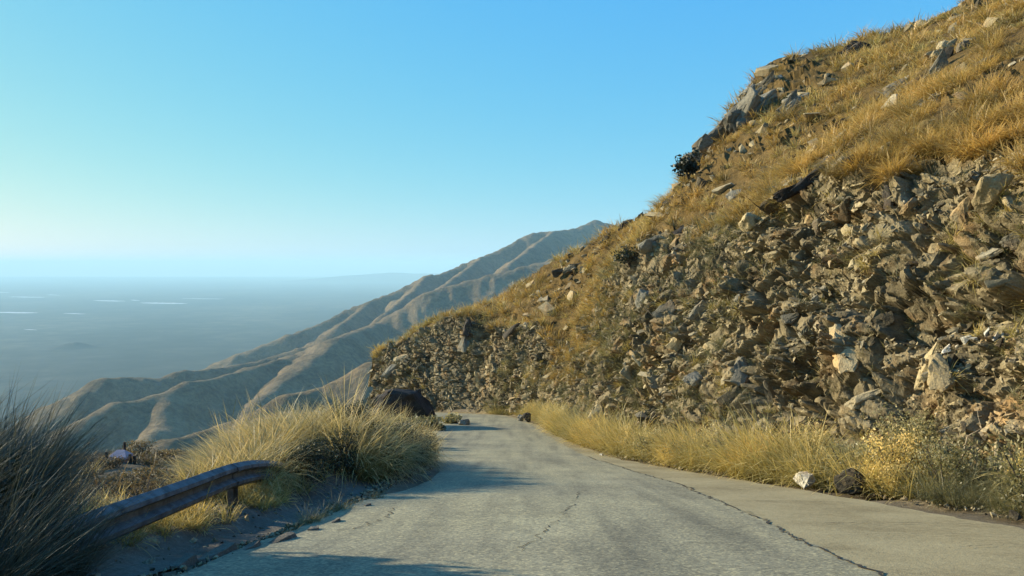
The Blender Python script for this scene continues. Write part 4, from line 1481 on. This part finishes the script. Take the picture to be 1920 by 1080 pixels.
def hut():
    Y = 20.0
    p = pt(226, 866, Y)
    t = empty("hut", p)
    tag(t, "tiny hut with a pinkish roof standing on the brink beyond the guardrail", "hut")
    k = Y / F
    W_, H_ = 30 * k, 12 * k
    bm = bmesh.new()
    bm_box(bm, (0, 0, H_ * .5 - .6), (W_ * .85, W_ * .7, H_ + 1.2))
    link("wall", bm_mesh("wall", bm, M_hutwall), t)
    bm = bmesh.new()
    rw, rd, rh = W_ * .58, W_ * .5, 11 * k
    a = [bm.verts.new(c) for c in [(-rw, -rd, H_), (rw, -rd, H_), (rw, rd, H_), (-rw, rd, H_)]]
    b = [bm.verts.new(c) for c in [(-rw * .35, 0, H_ + rh), (rw * .45, 0, H_ + rh)]]
    lo = [bm.verts.new((v.co.x, v.co.y, H_ - .05)) for v in a]
    bm.faces.new((a[0], a[1], b[1], b[0])); bm.faces.new((a[2], a[3], b[0], b[1])); bm.faces.new((a[1], a[2], b[1])); bm.faces.new((a[3], a[0], b[0]))
    for i in range(4): bm.faces.new((lo[i], lo[(i + 1) % 4], a[(i + 1) % 4], a[i]))
    bm.faces.new(lo[::-1])
    bmesh.ops.recalc_face_normals(bm, faces=bm.faces[:])
    link("roof", bm_mesh("roof", bm, M_roof), t)
    bm = bmesh.new()
    bm_box(bm, (W_ * .12, -W_ * .355, H_ * .38), (W_ * .2, .02, H_ * .75))
    link("door", bm_mesh("door", bm, M_darkhole), t)
    bm = bmesh.new()
    tube(bm, [(4 * k, .1, H_ + rh * .4), (4.3 * k, .1, H_ + rh + 13 * k)], [.035, .03], 6)
    link("chimney", bm_mesh("chimney", bm, M_darkhole), t)
    for (dx, h) in [(-20, 22), (24, 18), (32, 15)]:
        q_ = p + np.array([dx * k, -.2, 0])
        bm = bmesh.new()
        tube(bm, [(0, 0, -.8), (.02, 0, h * k * .5), (.01, .01, h * k)], [.045, .04, .035], 6)
        o = link("fence_post", bm_mesh("fence_post", bm, M_twig))
        o.location = q_
        tag(o, {-20: "thin dark post left of the tiny hut", 24: "short post just right of the tiny hut", 32: "outermost short post right of the tiny hut"}[dx], "post", "posts around the hut")
    # the shrubby brow it stands on
    return p


hp_ = hut()
for k in range(5):
    q_ = hp_ + np.array([(-34, -8, 10, 30, 48)[k] * 20 / F, -.6, -.50 + .1 * (k % 2)])
    shrub(q_, .34, .17, .022, 900, M_brown, "low brown shrub in the row at the foot of the tiny hut", "brown shrubs in front of the hut", 70 + k)


# dead branches caught at the foot of the rocks
def branch(pts, rad, lab, seed):
    r = random.Random(seed)
    P = [Vector(p) for p in pts]
    bm = bmesh.new()
    n = len(P)
    tube(bm, P, [rad * (1 - .75 * i / (n - 1)) for i in range(n)], 6)
    o_ = P[n // 2]
    tube(bm, [o_, o_ + Vector((r.uniform(-.1, .1), r.uniform(-.25, .25), .22)), o_ + Vector((r.uniform(-.2, .2), r.uniform(-.4, .4), .42))], [rad * .5, rad * .35, rad * .1], 5)
    o = link("dead_branch", bm_mesh("dead_branch", bm, M_wood))
    tag(o, lab, "branch")


def rpt(px, py, lift=.0):
    r, c = on_hill(px, py, 0, NW)
    return G[r, c] + gn[r, c] * lift


branch([rpt(1690, 925, .12), rpt(1725, 910, .2), rpt(1762, 892, .2), rpt(1785, 880, .1)], .022, "pale dead branch lying aslant in the weeds at the foot of the rocks", 1)
branch([rpt(1700, 880, .12), rpt(1722, 866, .2), rpt(1742, 858, .12)], .016, "short pale stick above the long dead branch", 2)
branch([rpt(1795, 870, .12), rpt(1815, 835, .2), rpt(1835, 800, .15), rpt(1842, 790, .1)], .016, "thin upright dead stalk against the rocks near the right edge", 3)


# ------------------------------------------------------------------ far mountains
PLAIN = -900.0
RID = [
    # skyline range
    [(1500, 330, 6600), (1300, 380, 6500), (1200, 420, 6400), (1160, 424, 6300), (1116, 412, 6200), (1080, 428, 6100), (1015, 434, 5900), (990, 439, 5850), (950, 462, 5700), (905, 480, 5550), (870, 494, 5450), (830, 511, 5300), (800, 516, 5200), (740, 546, 5000), (690, 566, 4850), (650, 580, 4750), (600, 607, 4600), (540, 628, 4450), (450, 662, 4300), (380, 690, 4250), (300, 722, 4200)],
    # its buttresses towards us
    [(1040, 431, 5950), (1000, 462, 5000), (950, 500, 4300)],
    [(905, 480, 5550), (862, 515, 4700), (820, 545, 4100)],
    [(800, 516, 5200), (772, 548, 4600), (720, 590, 4100)],
    [(690, 566, 4850), (668, 588, 4300), (630, 616, 3800)],
    # second ridge
    [(1300, 450, 4300), (1100, 470, 4100), (1005, 493, 3950), (912, 516, 3850), (846, 535, 3780), (807, 545, 3720), (757, 578, 3640), (718, 602, 3580), (680, 625, 3500), (652, 633, 3460), (628, 640, 3420), (560, 652, 3320), (500, 672, 3220), (440, 684, 3100), (373, 694, 2980), (342, 693, 2920), (315, 708, 2880), (272, 708, 2800), (198, 707, 2680), (172, 730, 2640), (150, 752, 2600), (100, 810, 2560), (40, 860, 2540)],
    # sunlit spur that comes down from it
    [(718, 602, 3580), (650, 628, 3150), (632, 634, 3000), (600, 662, 2800), (560, 694, 2600), (520, 724, 2430), (482, 752, 2300), (465, 775, 2240), (450, 805, 2180)],
    # third ridge, its long dark side towards us
    [(632, 634, 3000), (560, 664, 2900), (478, 686, 2700), (408, 708, 2500), (350, 716, 2350), (311, 735, 2280), (262, 748, 2200), (214, 755, 2120), (176, 776, 2060), (148, 812, 2020), (110, 860, 1980)],
    # side spur on that dark face
    [(311, 735, 2280), (304, 770, 2130), (300, 800, 2010), (284, 815, 1930), (270, 850, 1830)],
    # nearest ridge
    [(1000, 560, 1500), (800, 640, 1500), (700, 674, 1480), (661, 697, 1460), (607, 724, 1440), (545, 734, 1400), (486, 767, 1350), (408, 798, 1290), (350, 817, 1240), (272, 830, 1170), (233, 842, 1130), (180, 870, 1090), (120, 920, 1050)],
    [(486, 767, 1350), (440, 815, 1180), (400, 850, 1080)],
    [(310, 822, 1210), (290, 850, 1090), (270, 880, 1000)],
]


def build_mountains():
    az = np.radians(np.linspace(-44, 16, 480))
    rr = np.geomspace(300, 9000, 430)
    Rr, A = np.meshgrid(rr, az, indexing='ij')
    X, Y = Rr * np.sin(A), Rr * np.cos(A)
    P = np.stack([X, Y, 0 * X], -1)
    wx = 70 * fbm(P / 420, 4, 201) + 18 * fbm(P / 90, 3, 207)
    wy = 70 * fbm(P / 420 + 40, 4, 203) + 18 * fbm(P / 90 + 9, 3, 209)
    H = np.full(X.shape, PLAIN - 30.0)
    Dm = np.full(X.shape, 1e9)
    own = [[tuple(pt(*k)) for k in r] for r in RID]
    # the hill we stand on falls away to the left
    own.append([(60, -300, -25), (40, 0, -30), (25, 90, -38), (40, 200, -45), (150, 420, -20), (380, 900, 20)])
    for r in own:
        for (ax, ay, az_), (bx, by, bz) in zip(r[:-1], r[1:]):
            vx, vy = bx - ax, by - ay
            l2 = vx * vx + vy * vy
            t = np.clip(((X - ax) * vx + (Y - ay) * vy) / l2, 0, 1)
            d0 = np.hypot(X - ax - t * vx, Y - ay - t * vy)
            fade = np.clip(d0 / 160, 0, 1)
            Xw, Yw = X + wx * fade, Y + wy * fade
            t2 = np.clip(((Xw - ax) * vx + (Yw - ay) * vy) / l2, 0, 1)
            d = np.hypot(Xw - ax - t2 * vx, Yw - ay - t2 * vy)
            wr = min(0.020 * ay, 50.0) if ay < 4200 else 24.0
            z = az_ + (bz - az_) * t2 - 0.78 * (np.sqrt(d * d + wr * wr) - wr) + 0.00005 * np.minimum(d, 1500) ** 2
            H = np.maximum(H, z)
            Dm = np.minimum(Dm, d0)
    er = ridged(P / 330, 4, 220)
    er2 = ridged(P / 110 + 3, 3, 230)
    f = np.clip(Dm / 220, .06, 1)
    H = H - f * (66 * (1 - er) * 1.6 - 20) - f * 30 * (1 - er2)
    H = H + np.clip(Dm / 60, .5, 1) * 11 * fbm(P / 38, 3, 240) * np.clip(Rr / 2500, .3, 1.6)
    H = np.where(H < PLAIN + 60, PLAIN - 25 + (H - PLAIN + 25) * .6, H)
    m, t, out = new_mat("dry_mountain")
    v = pos(t)
    n1 = noise_n(t, v, .006, 6, .65)
    n2 = noise_n(t, v, .05, 6, .7)
    f_ = math_n(t, 'ADD', math_n(t, 'MULTIPLY', n1, .5), math_n(t, 'MULTIPLY', n2, .5))
    col = ramp(t, f_, [(.36, (.03, .032, .018)), (.45, (.10, .072, .038)), (.56, (.19, .135, .070)), (.72, (.23, .175, .105))])
    vo = N(t, "ShaderNodeTexVoronoi", Scale=.16)
    t.links.new(v, vo.inputs["Vector"])
    n3 = noise_n(t, v, .02, 4, .6)
    sp = math_n(t, 'ADD', vo.outputs["Distance"], math_n(t, 'MULTIPLY', n3, .9))
    col = mixc(t, .8, col, ramp(t, sp, [(.52, (.42, .46, .40)), (.74, (1, 1, 1))]), 'MULTIPLY')
    bsdf(t, out, col, .95, n2, 14.0, .7, .05)
    me = mesh_np("mountains", np.stack([X, Y, H], -1).reshape(-1, 3), grid_tris(len(rr), len(az)), m, smooth=True)
    tag(link("mountains", me), kind="structure")


build_mountains()

# ------------------------------------------------------------------ the plain, its lakes, low hills at its end
def plain():
    m, t, out = new_mat("dry_plain")
    v = pos(t)
    mp = N(t, "ShaderNodeMapping")
    mp.inputs["Scale"].default_value = (1.0, .55, 1.0)
    t.links.new(v, mp.inputs[0])
    n1 = noise_n(t, mp.outputs[0], .00035, 6, .65)
    n2 = noise_n(t, v, .003, 5, .65)
    f_ = math_n(t, 'ADD', math_n(t, 'MULTIPLY', n1, .6), math_n(t, 'MULTIPLY', n2, .4))
    col = ramp(t, f_, [(.40, (.004, .012, .010)), (.49, (.022, .028, .022)), (.56, (.055, .055, .038)), (.66, (.12, .11, .07))])
    bsdf(t, out, col, .95, None, spec=.05)
    ys = np.concatenate([[-2500], np.geomspace(2000, 72000, 40)])
    xs = np.linspace(-72000, 72000, 41)
    X, Y = np.meshgrid(xs, ys)
    me = mesh_np("plain", np.stack([X, Y, 0 * X + PLAIN], -1).reshape(-1, 3), grid_tris(len(ys), len(xs)), m)
    tag(link("plain", me), kind="structure")
    ms = flat_mat("salt_crust", (.58, .58, .56), .8, 0, .05, .001)
    for k, (x0, x1, py, th) in enumerate([(262, 352, 568.5, 2.2), (175, 235, 564, 1.6), (-30, 72, 586, 2.0), (15, 85, 557, 1.4), (118, 160, 588, 1.0), (88, 112, 553, 1.0), (245, 262, 563, 1.2), (45, 70, 618, .8), (-40, 20, 548, 1.2), (340, 420, 560, .8)]):
        r = np.random.default_rng(40 + k)
        n = 26
        xs_ = np.linspace(x0, x1, n)
        sh = np.sin(np.linspace(0, math.pi, n)) ** .6
        top = py - th * .5 * sh * r.uniform(.5, 1.2, n) + np.linspace(-.6, .6, n)
        bot = py + th * .5 * sh * r.uniform(.5, 1.2, n) + np.linspace(-.6, .6, n) + .05

        def flat(px, py_):
            d = pt(px, py_, 1.0)
            s_ = (PLAIN + 3) / d[2]
            return d * s_
        V = np.array([flat(x, y) for x, y in zip(xs_, top)] + [flat(x, y) for x, y in zip(xs_, bot)])
        me = mesh_np("salt_lake", V, grid_tris(2, n), ms)
        tag(link("salt_lake", me), kind="structure")
    # faint low hills on the far side
    az_ = np.radians(np.linspace(-20, 6, 160))
    rr_ = np.linspace(44000, 56000, 16)
    Rr, A = np.meshgrid(rr_, az_, indexing='ij')
    X, Y = Rr * np.sin(A), Rr * np.cos(A)
    env = np.exp(-((Rr - 50000) / 2800) ** 2) * sstep(-.30, -.16, A)
    H = PLAIN - 20 + env * (560 + 260 * fbm(np.stack([X / 4000, Y / 9000, 0 * X], -1), 4, 260))
    me = mesh_np("far_hills", np.stack([X, Y, H], -1).reshape(-1, 3), grid_tris(16, 160), m, smooth=True)
    tag(link("far_hills", me), kind="structure")
    # little hill on the plain
    xs = np.linspace(-1, 1, 30)
    X, Y = np.meshgrid(xs, xs)
    c = pt(140, 652, 1.0); c = c * (PLAIN / c[2])
    H = PLAIN - 8 + 75 * np.exp(-(X * X * 5 + Y * Y * 6)) * (1 + .5 * fbm(np.stack([X * 3, Y * 3, X * 0], -1), 3, 270))
    me = mesh_np("low_hill", np.stack([c[0] + X * 420, c[1] + Y * 380, H], -1).reshape(-1, 3), grid_tris(30, 30), m, smooth=True)
    tag(link("low_hill", me), kind="structure")


plain()


# ------------------------------------------------------------------ haze
def haze():
    m, t, out = new_mat("haze")
    pv = N(t, "ShaderNodeVolumePrincipled")
    pv.inputs["Color"].default_value = (.57, .88, .99, 1)
    pv.inputs["Density"].default_value = 3.8e-5
    pv.inputs["Anisotropy"].default_value = 0.0
    t.links.new(pv.outputs[0], out.inputs["Volume"])
    bm = bmesh.new()
    bm_box(bm, (0, 34000, -230), (150000, 80000, 1350))
    o = link("haze", bm_mesh("haze", bm, m))
    tag(o, kind="stuff")


haze()
